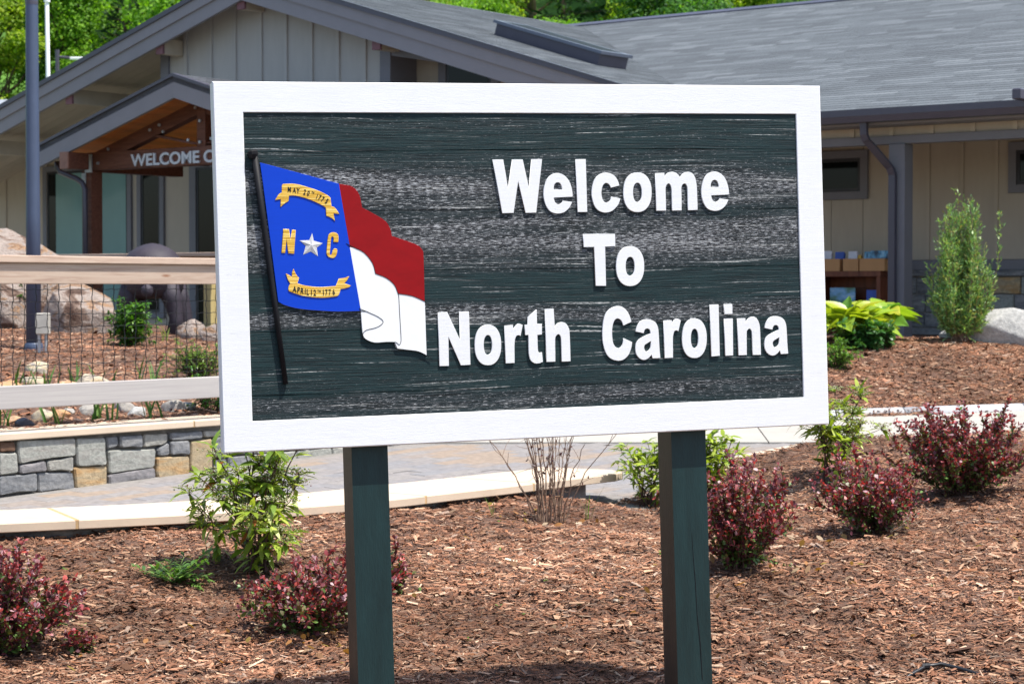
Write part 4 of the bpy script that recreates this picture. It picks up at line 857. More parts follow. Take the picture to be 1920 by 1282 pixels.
def fill_courses(s_a, s_b, z_lo, z_hi, seed):
    r_ = random.Random(seed); out = []
    z = z_lo
    while z < z_hi - .03:
        h = min(r_.choice([.09, .11, .14, .17]), z_hi - z)
        if z_hi - z - h < .05: h = z_hi - z
        s = s_a
        while s < s_b - .02:
            w = min(r_.uniform(.16, .52), s_b - s)
            if s_b - s - w < .1: w = s_b - s
            j = lambda: r_.uniform(-.006, .006)
            out.append([(s+.003, z+.003+j()), (s+w-.003, z+.003+j()), (s+w-.003+j(), z+h-.003), (s+.003+j(), z+h-.003)]); s += w
        z += h
    return out
for p in fill_courses(2.10, 4.32, .24, .585, 3) + fill_courses(-3.5, -.04, .2, .585, 4):
    wall_build(stone(p, None), 'stone', SM[random.choice('gdglmdgt')])
cj = [-3.6, -2.5, -1.2, .1 - .001, 1.73, 3.0, 4.38]
cj[3] = .02 - .6
for a, b in zip(cj[:-1], cj[1:]):
    m = MB(); m.bbox(a+.008, b-.008, -.045, .40, .592, .642, .006); wall_build(m, 'capstone', MT['capstone'])
for a in cj[1:-1]:
    m = MB(); m.box(a-.012, a+.012, -.040, .395, .594, .638); wall_build(m, 'mortar_joint', MT['joint'])

# ================================================================ FENCE on the wall (same local frame)
fence = empty('rail_fence', (W0[0], W0[1], .64), math.atan2(VY, VX), 'pale cedar rail fence with black wire mesh standing on the stone wall', 'fence')
def fb(m, name, mat, **kw): return m.build(name, mat, fence, off=(0, 0, .64), **kw)
S0, S1 = -3.4, 4.3
for y0, y1, z0, z1, nm, mt in ((-.026, .13, 1.792, 1.842, 'cap_rail', 'rail'), (0, .04, 1.648, 1.7915, 'upper_rail', 'rail'), (0, .04, .80, .958, 'lower_rail', 'rail_grey')):
    m = MB(); m.bbox(S0, S1, y0, y1, z0, z1, .005); fb(m, nm, MT[mt])
for s in (-2.1, 3.05):
    m = MB(); m.bbox(s-.045, s+.045, .0405, .13, .60, 1.7915, .004); fb(m, 'post', MT['rail'])
wv = MB()
for i, s in enumerate(np.arange(-3.35, 4.3, .1)):
    pts = [(s + .004*math.sin(z*2*math.pi/.087 + i*math.pi) + .0012*math.sin(i*5.3 + z*3), .055 + .004*math.cos(z*math.pi/.087 + i*math.pi), z) for z in np.arange(.82, 1.785, .0217)]
    m = MB(); m.tube(pts, .0029, 4, caps=False); fb(m, 'wire', MT['wire'])
for i, z in enumerate(np.arange(.915, 1.78, .087)):
    pts = [(s, .055 - .005*math.cos(s*math.pi/.1 + i*math.pi), z + .003*math.sin(s*2*math.pi/.1) + .0018*math.sin(s*2.3 + i*2.1)) for s in np.arange(-3.35, 4.3, .025)]
    m = MB(); m.tube(pts, .0029, 4, caps=False); fb(m, 'wire', MT['wire'])

# rear fence, across the planting bed in front of the porch (runs along u)
px, py = uv(-21.0, 18.9)
def on_u(u, v): return uv(u, v)
rear = empty('rail_fence', (*uv(-19.8, 18.8), 1.1), -TH, 'second pale rail fence on yellowish posts, further back before the porch', 'fence')
RO = (-19.8, 18.8, 1.1)
m = MB(); m.bbox(-23.2, -18.2, 18.72, 18.9, 2.03, 2.08, .005); m.build('cap_rail', MT['rail'], rear, off=RO)
m = MB(); m.bbox(-23.2, -18.2, 18.80, 18.84, 1.9, 2.0295, .005); m.build('upper_rail', MT['rail'], rear, off=RO)
for u in (-22.8, -21.3, -19.74, -18.6):
    m = MB(); m.bbox(u-.065, u+.065, 18.8405, 18.97, .9, 2.0295, .006); m.build('post', MT['fence_post'], rear, off=RO)

# ================================================================ VISITOR CENTRE  (local axes: u along the facade, v inwards, z up)
BO = (-20.0, 24.0, FLOOR)
bld = empty('visitor_center', (*uv(-20, 24), FLOOR), -TH, 'long low visitor centre with grey gables, shingled roofs and a timber porch', 'building')
def bb_(m, name, mat, parent=bld, **kw): return m.build(name, MT[mat] if isinstance(mat, str) else mat, parent, off=BO, **kw)
tag(link('pavement', raw_mesh('pavement', [(*uv(-34, 19.6), .88), (*uv(-3, 22.0), .88), (*uv(-3, 42), .88), (*uv(-34, 42), .88)], [(0,1,2,3)], MT['concrete'])), kind='structure')
AU, AZ, AM = -22.56, 6.40, .306          # main gable: ridge position, height, pitch
PU, PZ, PM_ = -21.61, 4.60, .296         # porch gable
WG, WZ, WM, WR = 22.1, 3.745, .298, 31.3 # wing roof: eave line, eave height, pitch, ridge line
def zg(u): return AZ - AM*abs(u - AU)
def zp_(u): return PZ - PM_*abs(u - PU)
def zw(v): return WZ + WM*(v - WG)

# --- wing roof
vL = lambda u: WG + (zg(u) - WZ)/WM
uV0 = AU + (AZ - WZ)/AM                  # where the valley meets the eave
m = MB()
top = [(uV0, WG, WZ), (-3.5, WG, WZ), (-3.5, WR, zw(WR)), (AU, WR, zw(WR))]
V = [(u, v, z - .012) for u, v, z in top] + [(u, v + .02, z - .17) for u, v, z in top]
m.add(V, [(0,1,2,3), (4,7,6,5), (0,4,5,1), (1,5,6,2), (2,6,7,3), (3,7,4,0)])
bb_(m, 'roof', 'shingle_base')
m = MB(); V = [(-3.5, WR, zw(WR)-.012), (-32, WR, zw(WR)-.012), (-32, 40.6, WZ), (-3.5, 40.6, WZ)]
V += [(u, v, z-.15) for u, v, z in V]
m.add(V, [(0,1,2,3),(4,7,6,5),(0,4,5,1),(1,5,6,2),(2,6,7,3),(3,7,4,0)]); bb_(m, 'rear_roof', 'shingle_base')
m = MB(); m.prism([(WR-.17, zw(WR)-.05), (WR+.17, zw(WR)-.05), (WR+.17, zw(WR)-.02), (WR, zw(WR)+.045), (WR-.17, zw(WR)-.02)], 'x', AU - .6, -3.4); bb_(m, 'ridge_cap', 'gutter')
SHC = [(.088,.098,.108), (.100,.112,.123), (.114,.128,.140), (.134,.149,.162), (.150,.166,.179)]
SHP = [.22, .34, .26, .13, .05]
cs = math.cos(math.atan(WM)); sn = math.sin(math.atan(WM)); EXPO = .14
def tab_mesh(w, c):
    m = MB(); V = [(0,0,.008),(w,0,.008),(w,.2,.004),(0,.2,.004),(0,0,0),(w,0,0)]
    m.add(V, [(0,1,2,3),(4,5,1,0)])
    return raw_mesh('shingle', m.v, m.f, MT['shingle'], C=np.tile(np.array(c), (6, 1)))
TABS = {(w, k): tab_mesh(w - .004, SHC[k]) for w in (.32, .5, .72) for k in range(5)}
sV, sF, sC = [], [], []; n_ind = 0
def add_tab(u, w, row, k):
    v = WG - .03 + row*EXPO*cs; z = WZ - .009 + row*EXPO*sn
    n_ = len(sV)
    for (x, t, h) in ((0,0,.008),(w-.004,0,.008),(w-.004,.2,.004),(0,.2,.004),(0,0,0),(w-.004,0,0)):
        sV.append((u + x - BO[0], v + t*cs - h*sn - BO[1], z + t*sn + h*cs - BO[2])); sC.append(SHC[k])
    sF.extend([(n_, n_+1, n_+2, n_+3), (n_+4, n_+5, n_+1, n_)])
rows = int((WR - WG)/cs/EXPO)
r_ = random.Random(5); roof_pitch = math.atan(WM)
for row in range(rows):
    v = WG + row*EXPO*cs
    uL = AU + (AZ - zw(v))/AM + .02
    uL -= .35; u = uL + r_.uniform(-.3, 0); first = True
    while u < -3.6:
        w = r_.choice([.32, .5, .72]); k = r_.choices(range(5), SHP)[0]
        if first: u = uL; first = False
        if -13.6 < u < -9.9 and row < 40 and n_ind < 296:
            o = link('shingle', TABS[(w, k)], bld, (u - BO[0], WG - .03 + row*EXPO*cs - BO[1], WZ - .009 + row*EXPO*sn - BO[2]), (roof_pitch, 0, 0)); n_ind += 1
        else: add_tab(u, w, row, k)
        u += w
tag(link('shingles', raw_mesh('shingles', sV, sF, MT['shingle'], C=sC), bld), kind='stuff')

# --- main gable roof: two slabs, shingle courses on the right slope, the rakes
def gable_slab(sgn, u_end, v0, v1, name):
    z1 = zg(u_end); m = MB()
    V = [(AU, v0, AZ-.012), (u_end, v0, z1-.012), (u_end, v1, z1-.012), (AU, v1, AZ-.012)]
    V += [(u, v, z-.13) for u, v, z in V]
    F = [(0,1,2,3),(4,7,6,5),(0,4,5,1),(1,5,6,2),(2,6,7,3),(3,7,4,0)]
    m.add(V, F); bb_(m, name, 'shingle_base')
gable_slab(1, uV0 + .25, 22.22, 31.0, 'roof'); gable_slab(-1, -31.9, 22.22, 34.0, 'roof')
gV, gF, gC = [], [], []
gc, gs = math.cos(math.atan(AM)), math.sin(math.atan(AM))
for row in range(int((uV0 + .25 - AU)/gc/EXPO)):
    t0 = row*EXPO; v = 22.18; u_up = AU + t0*gc
    vmax = min(31, WG + (AZ - AM*(u_up - AU) - WZ)/WM + .3)
    while v < vmax:
        w = r_.choice([.32, .5, .72]); k = r_.choices(range(5), SHP)[0]; n_ = len(gV)
        for (x, t, h) in ((0,t0-.06,.004),(w-.004,t0-.06,.004),(w-.004,t0+EXPO,.014),(0,t0+EXPO,.014),(0,t0+EXPO,0),(w-.004,t0+EXPO,0)):
            gV.append((AU + t*gc + h*gs - BO[0], v + x - BO[1], AZ - .01 - t*gs + h*gc - BO[2])); gC.append(SHC[k])
        gF.extend([(n_, n_+1, n_+2, n_+3), (n_+4, n_+5, n_+2, n_+3)]); v += w
tag(link('shingles', raw_mesh('shingles', gV, gF, MT['shingle'], C=gC), bld), kind='stuff')
def rake(sgn, u_end, U, Z, M_, v0, layers, parent=bld):
    """boards following the slope from the ridge (U) to u_end; layers = (top, bottom, v front, v back, name, material)"""
    for (a, b, f, k, nm, mt) in layers:
        m = MB(); dz = M_*abs(u_end - U)
        P = [(U, Z - a), (u_end, Z - a - dz), (u_end, Z - b - dz), (U, Z - b)]
        m.prism(P, 'y', f, k); bb_(m, nm, mt, parent)
GL = [(-.01, .065, 22.185, 22.30, 'shingle_edge', 'gutter'), (.0655, .235, 22.215, 22.30, 'fascia', 'fascia'), (.2355, .45, 22.245, 22.30, 'fascia', 'fascia')]
rake(1, uV0 + .3, AU, AZ, AM, 22.2, GL); rake(-1, -31.95, AU, AZ, AM, 22.2, GL)
# soffit planks (run across, parallel to the rake) hung below the roof slab
for sgn in (1, -1):
    n_ = 12
    for k in range(n_):
        v0 = 22.305 + k*(1.9/n_ if sgn > 0 else 2.6/n_); v1 = v0 + (1.9 if sgn > 0 else 2.6)/n_ - .006
        ue = uV0 if sgn > 0 else -31.8
        m = MB(); P = [(AU, AZ-.146), (ue, zg(ue)-.146), (ue, zg(ue)-.17), (AU, AZ-.17)]
        m.prism(P, 'y', v0, v1); bb_(m, 'soffit_board', 'soffit')
# lookout beams
for u, zt, vb in ((-19.89, None, 22.74), (-17.45, None, 23.29), (-24.42, None, 22.74), (-26.58, None, 26), (-22.62, None, 22.74), (-28.9, None, 26)):
    z1 = zg(u) - .42 + .10
    m = MB(); m.bbox(u-.075, u+.075, 22.32, vb, z1-.24, z1, .005); o = bb_(m, 'lookout_beam', 'soffit')
    m = MB(); m.bbox(u-.078, u+.078, 22.302, 22.345, z1-.243, z1+.003, .003); bb_(m, 'beam_end', 'beam_end', o)

# --- upper gable wall, panel by panel with battens
lines = [-24.75, -24.28, -23.72, -23.19, -22.63, -22.10, -21.57, -21.03, -20.50, -20.10]
VW = 22.75
m = MB(); m.prism([(-24.75, 3.9), (-20.1, 3.9), (-20.1, zg(-20.1)-.18), (AU, AZ-.19), (-24.75, zg(-24.75)-.18)], 'y', VW+.02, VW+.2); bb_(m, 'gable_core', 'trim')
for a, b in zip(lines[:-1], lines[1:]):
    P = [(a+.001, 3.9), (b-.001, 3.9), (b-.001, zg(b)-.18)] + ([(AU, AZ-.181)] if a < AU < b else []) + [(a+.001, zg(a)-.18)]
    m = MB(); m.prism(P, 'y', VW, VW+.0195); bb_(m, 'siding_panel', 'siding_grey')
for a in lines[1:-1]:
    m = MB(); m.bbox(a-.034, a+.034, VW-.03, VW-.0005, 3.9, zg(a + (.034 if a > AU else -.034))-.185, .004); bb_(m, 'batten', 'siding_grey')
for a, w_ in ((-24.75, .09), (-20.08, .10)):
    m = MB(); m.bbox(a-w_, a+w_, VW-.04, VW+(.5495 if a > -22 else 3), 3.9, zg(a + (w_ if a > AU else -w_))-.19, .004); bb_(m, 'corner_trim', 'trim')
# bay right of the gable wall: header, recessed panel, dark window
m = MB(); m.prism([(-19.975, 5.10), (-18.83, 4.90), (-18.83, 4.78), (-19.975, 4.98)], 'y', VW-.02, VW+.1); bb_(m, 'header', 'trim')
m = MB(); m.prism([(-21.5, 3.6), (-16.0, 3.6), (-16.0, zg(-16.0)-.2), (-21.5, zg(-21.5)-.2)], 'y', 23.30, 23.45); bb_(m, 'recess_wall', 'siding')
for u_ in (-19.45, -18.47):
    m = MB(); m.bbox(u_-.07, u_+.07, 23.24, 23.2995, 3.6, zg(u_)-.25, .003); bb_(m, 'mullion', 'trim')
wn = MB(); wn.box(-19.379, -18.541, 23.25, 23.298, 3.6, 4.92); w_o = bb_(wn, 'window', 'frame_dark')
m = MB(); m.box(-19.33, -18.59, 23.245, 23.2495, 3.65, 4.88); bb_(m, 'pane', 'glass', w_o)
# skylight on the right slope
def gs_pt(u, v, h): return (u + h*gs, v, zg(u) + h*gc)
m = MB(); V = [gs_pt(u, v, h) for h in (-.02, .17) for u, v in ((-19.08, 24), (-17.22, 24), (-17.22, 24.7), (-19.08, 24.7))]
m.add(V, [(4,5,6,7),(0,1,5,4),(1,2,6,5),(2,3,7,6),(3,0,4,7)]); sk = bb_(m, 'skylight', 'gutter')
m = MB(); V = [gs_pt(u, v, h) for h in (.171, .215) for u, v in ((-19.12, 23.96), (-17.18, 23.96), (-17.18, 24.74), (-19.12, 24.74))]
m.add(V, [(4,5,6,7),(0,1,5,4),(1,2,6,5),(2,3,7,6),(3,0,4,7),(0,3,2,1)]); bb_(m, 'frame', simple('blue_grey_metal', (.11,.125,.16), .4, .1, spec=.5), sk)
m = MB(); V = [gs_pt(u, v, .218) for u, v in ((-19.02, 24.06), (-17.28, 24.06), (-17.28, 24.64), (-19.02, 24.64))]; m.add(V, [(0,1,2,3)]); bb_(m, 'pane', 'glass_dull', sk)

# --- long ground-floor wall behind the porches
VB = 24.6
m = MB(); m.box(-34, -4, VB+.02, VB+.3, FLOOR-.1, 3.98); bb_(m, 'wall', 'siding')
# left end, tan boards
ul = [-33.4 + .576*k for k in range(7)]
for a, b in zip(ul[:-1], ul[1:]):
    m = MB(); m.box(a+.003, b-.003, VB, VB+.0195, FLOOR, 3.95); bb_(m, 'siding_panel', 'siding')
    m = MB(); m.bbox(b-.028, b+.028, VB-.022, VB-.0005, FLOOR, 3.95, .003); bb_(m, 'batten', 'siding')
m = MB(); m.box(-34, -25.9, VB-.03, VB+.019, 3.951, 4.25); bb_(m, 'frieze', 'siding_grey')
# tall porch windows: each with frame and panes
def window(u0, u1, z0, z1, panes, gl='glass', v=VB, tw=.07, trim='trim', tr=.10):
    m = MB()
    if tr:
        m.bbox(u0-tr, u0, v-.03, v+.018, z0-tr, z1+tr, .003); m.bbox(u1, u1+tr, v-.03, v+.018, z0-tr, z1+tr, .003)
        m.bbox(u0+.0005, u1-.0005, v-.03, v+.018, z1, z1+tr, .003); m.bbox(u0+.0005, u1-.0005, v-.03, v+.018, z0-tr, z0, .003)
        w = bb_(m, 'window', trim)
    else: w = bld
    f = MB()
    fw = .045
    f.box(u0+.001, u0+fw, v-.012, v+.017, z0, z1); f.box(u1-fw, u1-.001, v-.012, v+.017, z0, z1)
    f.box(u0+fw, u1-fw, v-.012, v+.017, z1-fw, z1-.001); f.box(u0+fw, u1-fw, v-.012, v+.017, z0+.001, z0+fw)
    bb_(f, 'frame', 'frame_dark', w)
    for (a, b, g) in panes:
        q = MB(); q.box(a, b, v-.004, v+.012, z0+fw, z1-fw); bb_(q, 'pane', g, w)
    return w
window(-29.92, -27.75, 1.2, 3.72, [(-29.875, -29.68, 'glass'), (-29.68, -28.83, 'glass_teal'), (-28.80, -27.80, 'glass_teal')])
window(-27.40, -26.92, 1.2, 3.66, [(-27.355, -26.965, 'glass')])
window(-26.02, -24.6, 1.0, 3.66, [(-25.975, -25.3, 'glass'), (-25.27, -24.645, 'glass')], tr=.16)
window(-23.9, -22.5, 1.0, 3.66, [(-23.855, -23.2, 'glass'), (-23.17, -22.545, 'glass')], tr=.16)
# wing wall boards above the stone, the windows that show either side of the sign
wl = [-12.37 + .475*k for k in range(-10, 17)]
def hits(a, b, lst): return any(a < y and b > x for x, y in lst)
wins = [(-14.62, -13.32), (-11.16, -10.0)]
for a, b in zip(wl[:-1], wl[1:]):
    z0 = 1.985
    segs = [(z0, 3.55)]
    blk = [w for w in wins if a < w[1] + .09 and b > w[0] - .09]
    for sa, sb_ in segs:
        m = MB(); m.box(a+.004, b-.004, VB, VB+.0195, sa, sb_)
        bb_(m, 'siding_panel', 'siding')
    if not hits(b-.03, b+.03, [(x-.1, y+.1) for x, y in wins]):
        m = MB(); m.bbox(b-.024, b+.024, VB-.018, VB-.0005, z0, 3.55, .003); bb_(m, 'batten', 'siding')
for (x, y) in wins:
    for zz0, zz1 in ((2.0, 2.80),):
        pass
window(-14.62, -13.34, 2.90, 3.34, [(-14.575, -13.385, 'glass')], v=VB-.0205, tr=.105)
window(-11.14, -10.0, 2.92, 3.35, [(-11.095, -10.045, 'glass')], v=VB-.0205, tr=.105)
m = MB(); m.bbox(-17.1, -4, VB-.045, VB+.019, 1.85, 1.98, .004); bb_(m, 'belt_trim', 'trim')
m = MB(); m.bbox(-17.1, -4, VB-.13, VB+.019, 1.77, 1.848, .008); bb_(m, 'stone_ledge', SM['d'])
# stone veneer, stone by stone
m = MB(); m.box(-17, -4.1, VB-.06, VB+.019, FLOOR-.1, 1.7695); bb_(m, 'veneer_bed', 'mortar')
def fill_uv(u0, u1, seed):
    out = []; r2 = random.Random(seed); z = FLOOR - .02
    while z < 1.74:
        h = min(r2.choice([.11, .15, .19, .24]), 1.766 - z)
        if 1.766 - z - h < .07: h = 1.766 - z
        u = u0
        while u < u1 - .02:
            w = min(r2.uniform(.2, .62), u1 - u)
            if u1 - u - w < .12: w = u1 - u
            out.append([(u+.004, z+.004), (u+w-.004, z+.004), (u+w-.004, z+h-.004), (u+.004, z+h-.004)]); u += w
        z += h
    return out
for k, p in enumerate(fill_uv(-16.9, -8.6, 8)):
    mm = stone(p, None); V = [(x, y + VB - .075, z) for x, y, z in mm.v]
    m = MB(); m.add(V, mm.f); bb_(m, 'stone', SM[random.choice('ddgdmbdt')])

# --- wing porch front: gutter, frieze, beam, posts, downspout
m = MB()
m.prism([(22.02, 3.735), (22.035, 3.735), (22.035, 3.70), (22.06, 3.62), (22.17, 3.60), (22.17, 3.735), (22.20, 3.735), (22.20, 3.585), (22.05, 3.585), (22.02, 3.66)], 'x', uV0 + .2, -3.5); bb_(m, 'gutter', 'gutter')
m = MB(); m.box(uV0+.2, -3.5, 22.201, 22.25, 3.56, 3.74); bb_(m, 'fascia', 'fascia')
m = MB(); m.box(uV0+.3, -3.5, 22.2505, 22.62, 3.552, 3.575); bb_(m, 'soffit_board', 'trim')
m = MB(); m.box(-17, -3.5, 22.56, 22.64, 3.446, 3.551); bb_(m, 'frieze', 'siding')
for k in range(24):
    u = -16.6 + .53*k; m = MB(); m.bbox(u-.03, u+.03, 22.535, 22.5595, 3.447, 3.551, .002); bb_(m, 'batten', 'siding')
m = MB(); m.bbox(-17, -3.5, 22.52, 22.68, 3.345, 3.4455, .004); bb_(m, 'porch_beam', 'trim')
m = MB(); m.box(-17, -3.5, 22.69, VB-.05, 3.552, 3.58); bb_(m, 'porch_ceiling', 'soffit')
for u in (-15.75, -11.73, -7.7):
    m = MB(); m.bbox(u-.105, u+.105, 22.495, 22.705, FLOOR-.16, 3.344, .006); bb_(m, 'post', 'trim')
m = MB()
def ds_path(P, w=.085, d=.06):
    pts = [Vector(p) for p in P]; V = []; n_ = len(pts)
    for i, p in enumerate(pts):
        dd = (pts[min(i+1, n_-1)] - pts[max(i-1, 0)]).normalized(); a = Vector((0, 1, 0)); s_ = dd.cross(a).normalized()
        for (x, y) in ((-w/2,-d/2),(w/2,-d/2),(w/2,d/2),(-w/2,d/2)): V.append(p + s_*x + a*y)
    return V, [(i*4+j, i*4+(j+1) % 4, (i+1)*4+(j+1) % 4, (i+1)*4+j) for i in range(n_-1) for j in range(4)]
V, F = ds_path([(-11.97,22.12,3.60),(-11.97,22.13,3.44),(-11.955,22.16,3.37),(-11.93,22.2,3.33),(-11.81,22.36,3.12),(-11.775,22.42,3.05),(-11.76,22.45,2.97),(-11.76,22.45,1.08)])
m.add(V, F); dsp = bb_(m, 'downspout', 'gutter')
m = MB(); m.bbox(-9.92, -9.82, 21.75, 22.015, 3.72, 3.84, .01); bb_(m, 'gutter', 'gutter')

# --- timber entrance porch
porch = empty('porch', (0, 0, 0)); porch.parent = bld
def pb(m, name, mat, **kw): return bb_(m, name, mat, porch, **kw)
PL = [(-.01, .035, 19.97, 20.08, 'shingle_edge', 'gutter'), (.0355, .33, 20.0, 20.06, 'fascia', 'fascia')]
rake(1, PU + 2.95, PU, PZ, PM_, 20, PL, porch); rake(-1, PU - 2.95, PU, PZ, PM_, 20, PL, porch)
for sgn in (1, -1):
    ue = PU + sgn*2.95; ze = zp_(ue); m = MB()
    V = [(PU, 20.0, PZ-.012), (ue, 20.0, ze-.012), (ue, 23.58, ze-.012), (PU, 23.58, PZ-.012)]; V += [(u, v, z-.10) for u, v, z in V]
    m.add(V, [(0,1,2,3),(4,7,6,5),(0,4,5,1),(1,5,6,2),(2,6,7,3),(3,7,4,0)]); pb(m, 'roof', 'shingle_base')
    for row in range(21):
        u0 = PU + sgn*row*.142; v = 19.98 + (row % 2)*.2 - .2
        m = MB()
        while v < 23.5:
            w = r_.choice([.32, .5, .72]); k0 = max(v, 19.98)
            u1 = u0 + sgn*.142
            V = [(u0, k0, zp_(u0)-.004), (u0, v+w-.006, zp_(u0)-.004), (u1, v+w-.006, zp_(u1)+.004+.01), (u1, k0, zp_(u1)+.014), (u1, k0, zp_(u1)-.01), (u1, v+w-.006, zp_(u1)-.01)]
            m.add(V, [(0,1,2,3), (3,2,5,4)]); v += w
        o = pb(m, 'shingle_course', 'shingle_base')
    n_ = 22
    for k in range(n_):
        t0 = k/n_; a = PU + sgn*2.9*t0; b = PU + sgn*(2.9*(k+1)/n_ - .004)
        m = MB(); V = [(a, 20.065, zp_(a)-.135), (b, 20.065, zp_(b)-.135), (b, 23.57, zp_(b)-.135), (a, 23.57, zp_(a)-.135)]
        V += [(u, v, z + .018) for u, v, z in V]; m.add(V, [(0,1,2,3),(4,7,6,5),(0,4,5,1),(1,5,6,2),(2,6,7,3),(3,7,4,0)]); pb(m, 'ceiling_plank', 'ceiling')
VT = 20.6
m = MB(); m.bbox(-24.05, -19.15, VT-.09, VT+.09, 3.36, 3.625, .006); tie = pb(m, 'tie_beam', 'timber')
for sgn in (1, -1):
    m = MB(); e = PU + sgn*2.42; P = [(PU, PZ-.30), (e, zp_(e)-.30), (e, zp_(e)-.30-.20), (PU, PZ-.30-.20)]
    m.prism(P, 'y', VT-.07, VT+.07); pb(m, 'rafter', 'timber')
    m = MB(); a, b = (PU + sgn*.95, zp_(PU+.95)-.505), (PU + sgn*.12, 3.66)
    m.prism([(a[0]-.09, a[1]), (a[0]+.09, a[1]-.0), (b[0]+.09, b[1]), (b[0]-.09, b[1])], 'y', VT-.06, VT+.06); pb(m, 'brace', 'timber')
    # eave plates running back to the wall, their ends showing under the rake
    u = PU + sgn*2.27
    m = MB(); m.bbox(u-.085, u+.085, 19.96, 20.34, 3.36, 3.60, .006); pb(m, 'eave_beam', 'timber')
    m = MB(); m.bbox(u-.088, u+.088, 19.935, 19.9595, 3.355, 3.605, .003); pb(m, 'beam_end', 'beam_end_pale')
    u = PU + sgn*2.42
    m = MB(); m.bbox(u-.09, u+.09, VT+.1, 22.35, 3.345, 3.58, .006); pb(m, 'side_beam', 'timber')
    m = MB(); m.bbox(u-.105, u+.105, VT-.105, VT+.105, .9, 3.359, .006); pb(m, 'post', 'timber')
    m = MB(); m.bbox(u-.035, u+.115, VT-.112, VT-.0905, 3.33, 3.60, .003); pb(m, 'bracket', 'galv')
    m = MB(); m.bbox(u-.10, u-.01, VT-.118, VT-.1055, 3.10, 3.325, .003); pb(m, 'bracket', 'galv')
m = MB(); m.bbox(PU-.085, PU+.085, VT-.08, VT+.08, 3.626, PZ-.36, .005); pb(m, 'king_post', 'timber')
for (u, z) in ((-21.70,4.17),(-21.52,4.17),(-22.65,3.9),(-22.45,3.96),(-22.37,3.86),(-21.61,3.98),(-21.61,3.68),(-21.85,3.72),(-21.38,3.72),(-23.55,3.66),(-23.78,3.46),(-20.6,3.9)):
    m = MB(); m.tube([(u, VT-.115, z), (u, VT-.09, z)], .022, 8); pb(m, 'bolt', 'galv')
# raised metal letters on the tie beam
uc = -23.05
adv = {}
txt = 'WELCOME CENTER'
cu = bpy.data.curves.new('t', 'FONT'); cu.body = txt; cu.size = .235; cu.extrude = .012; cu.offset = .006; cu.align_x = 'LEFT'
me = curve_to_mesh(cu, 'welcome_lettering'); me.materials.clear(); me.materials.append(MT['sign_letter'])
co = np.empty(len(me.vertices)*3, np.float32); me.vertices.foreach_get('co', co); co = co.reshape(-1, 3)
x0, x1 = co[:,0].min(), co[:,0].max(); z0, z1 = co[:,1].min(), co[:,1].max()
LETX = 2.62 / (x1 - x0)
out = np.stack([uc + (co[:,0]-x0)*LETX - BO[0], VT - .092 - .012 - co[:,2] - BO[1], 3.385 + (co[:,1]-z0)*.178/(z1-z0) - BO[2]], 1)
me.vertices.foreach_set('co', out.astype(np.float32).ravel()); me.update(); link('lettering', me, porch)
m = MB(); m.tube([(-24.40,20.25,3.50),(-24.40,20.25,3.42),(-24.36,20.27,3.34),(-24.10,20.36,3.24),(-24.02,20.4,3.18),(-23.98,20.42,3.08),(-23.98,20.42,.95)], .042, 8)
pb(m, 'downspout', 'gutter', smooth=True)
m = MB(); m.bbox(-24.62, -24.56, 20.05, 23.5, 3.58, 3.70, .006); pb(m, 'gutter', 'gutter')

# ================================================================ bookcase with brochures under the wing porch
BKU, BKV = -13.2, 24.2
bk = empty('bookcase', (*uv(BKU, BKV), FLOOR), -TH, 'red brown wooden bookcase standing against the building wall beside the grey porch post', 'bookcase')
BKO = (BKU, BKV, FLOOR)
def kb(m, name, mat, parent=bk): return m.build(name, MT[mat], parent, off=BKO)
u0, u1 = -13.72, -12.70; v0, v1 = 23.92, 24.38
for a, b, nm in ((u0, u0+.055, 'side_panel'), (u1-.055, u1, 'side_panel')):
    m = MB(); m.bbox(a, b, v0, v1, FLOOR-.05, 1.765, .004); kb(m, nm, 'bookcase')
m = MB(); m.bbox(u0-.01, u1+.01, v0-.012, v1, 1.766, 1.838, .005); kb(m, 'top', 'bookcase')
for z in (1.36, 1.02):
    m = MB(); m.bbox(u0+.0555, u1-.0555, v0+.004, v1-.02, z-.035, z, .003); kb(m, 'shelf', 'bookcase')
for k in range(5):
    z = 1.0 + k*.155; m = MB(); m.bbox(u0+.0555, u1-.0555, v1-.019, v1-.001, z, z+.15, .003); kb(m, 'back_board', 'bookcase')
def top_thing(name, label, cat, mb, mat, loc, group=None):
    o = mb.build(name, MT[mat]); o.location = (*uv(loc[0], loc[1]), loc[2]); o.rotation_euler = (0, 0, -TH); return tag(o, label, cat, group)
def carton(w, d, h, label, u, v):
    t = empty('cardboard_box', (*uv(u, v), 1.839), -TH, label, 'box', 'cardboard boxes on the bookcase')
    m = MB(); m.box(-w/2, w/2, -d/2, -d/2+.006, 0, h); m.box(-w/2, w/2, d/2-.006, d/2, 0, h); m.box(-w/2, -w/2+.006, -d/2+.006, d/2-.006, 0, h); m.box(w/2-.006, w/2, -d/2+.006, d/2-.006, 0, h)
    m.build('wall', MT['cardboard'], t)
    m = MB(); m.box(-w/2+.006, w/2-.006, -d/2+.006, d/2-.006, 0, .008); m.build('bottom', MT['cardboard'], t)
for w, u, lb in ((.40, -13.50, 'open cardboard box of white brochures at the left end of the bookcase top'), (.22, -13.14, 'narrow open cardboard box in the middle of the bookcase top'), (.36, -12.83, 'open cardboard box at the right end of the bookcase top by the post')):
    carton(w, .36, .16, lb, u, 24.12)
k = 0
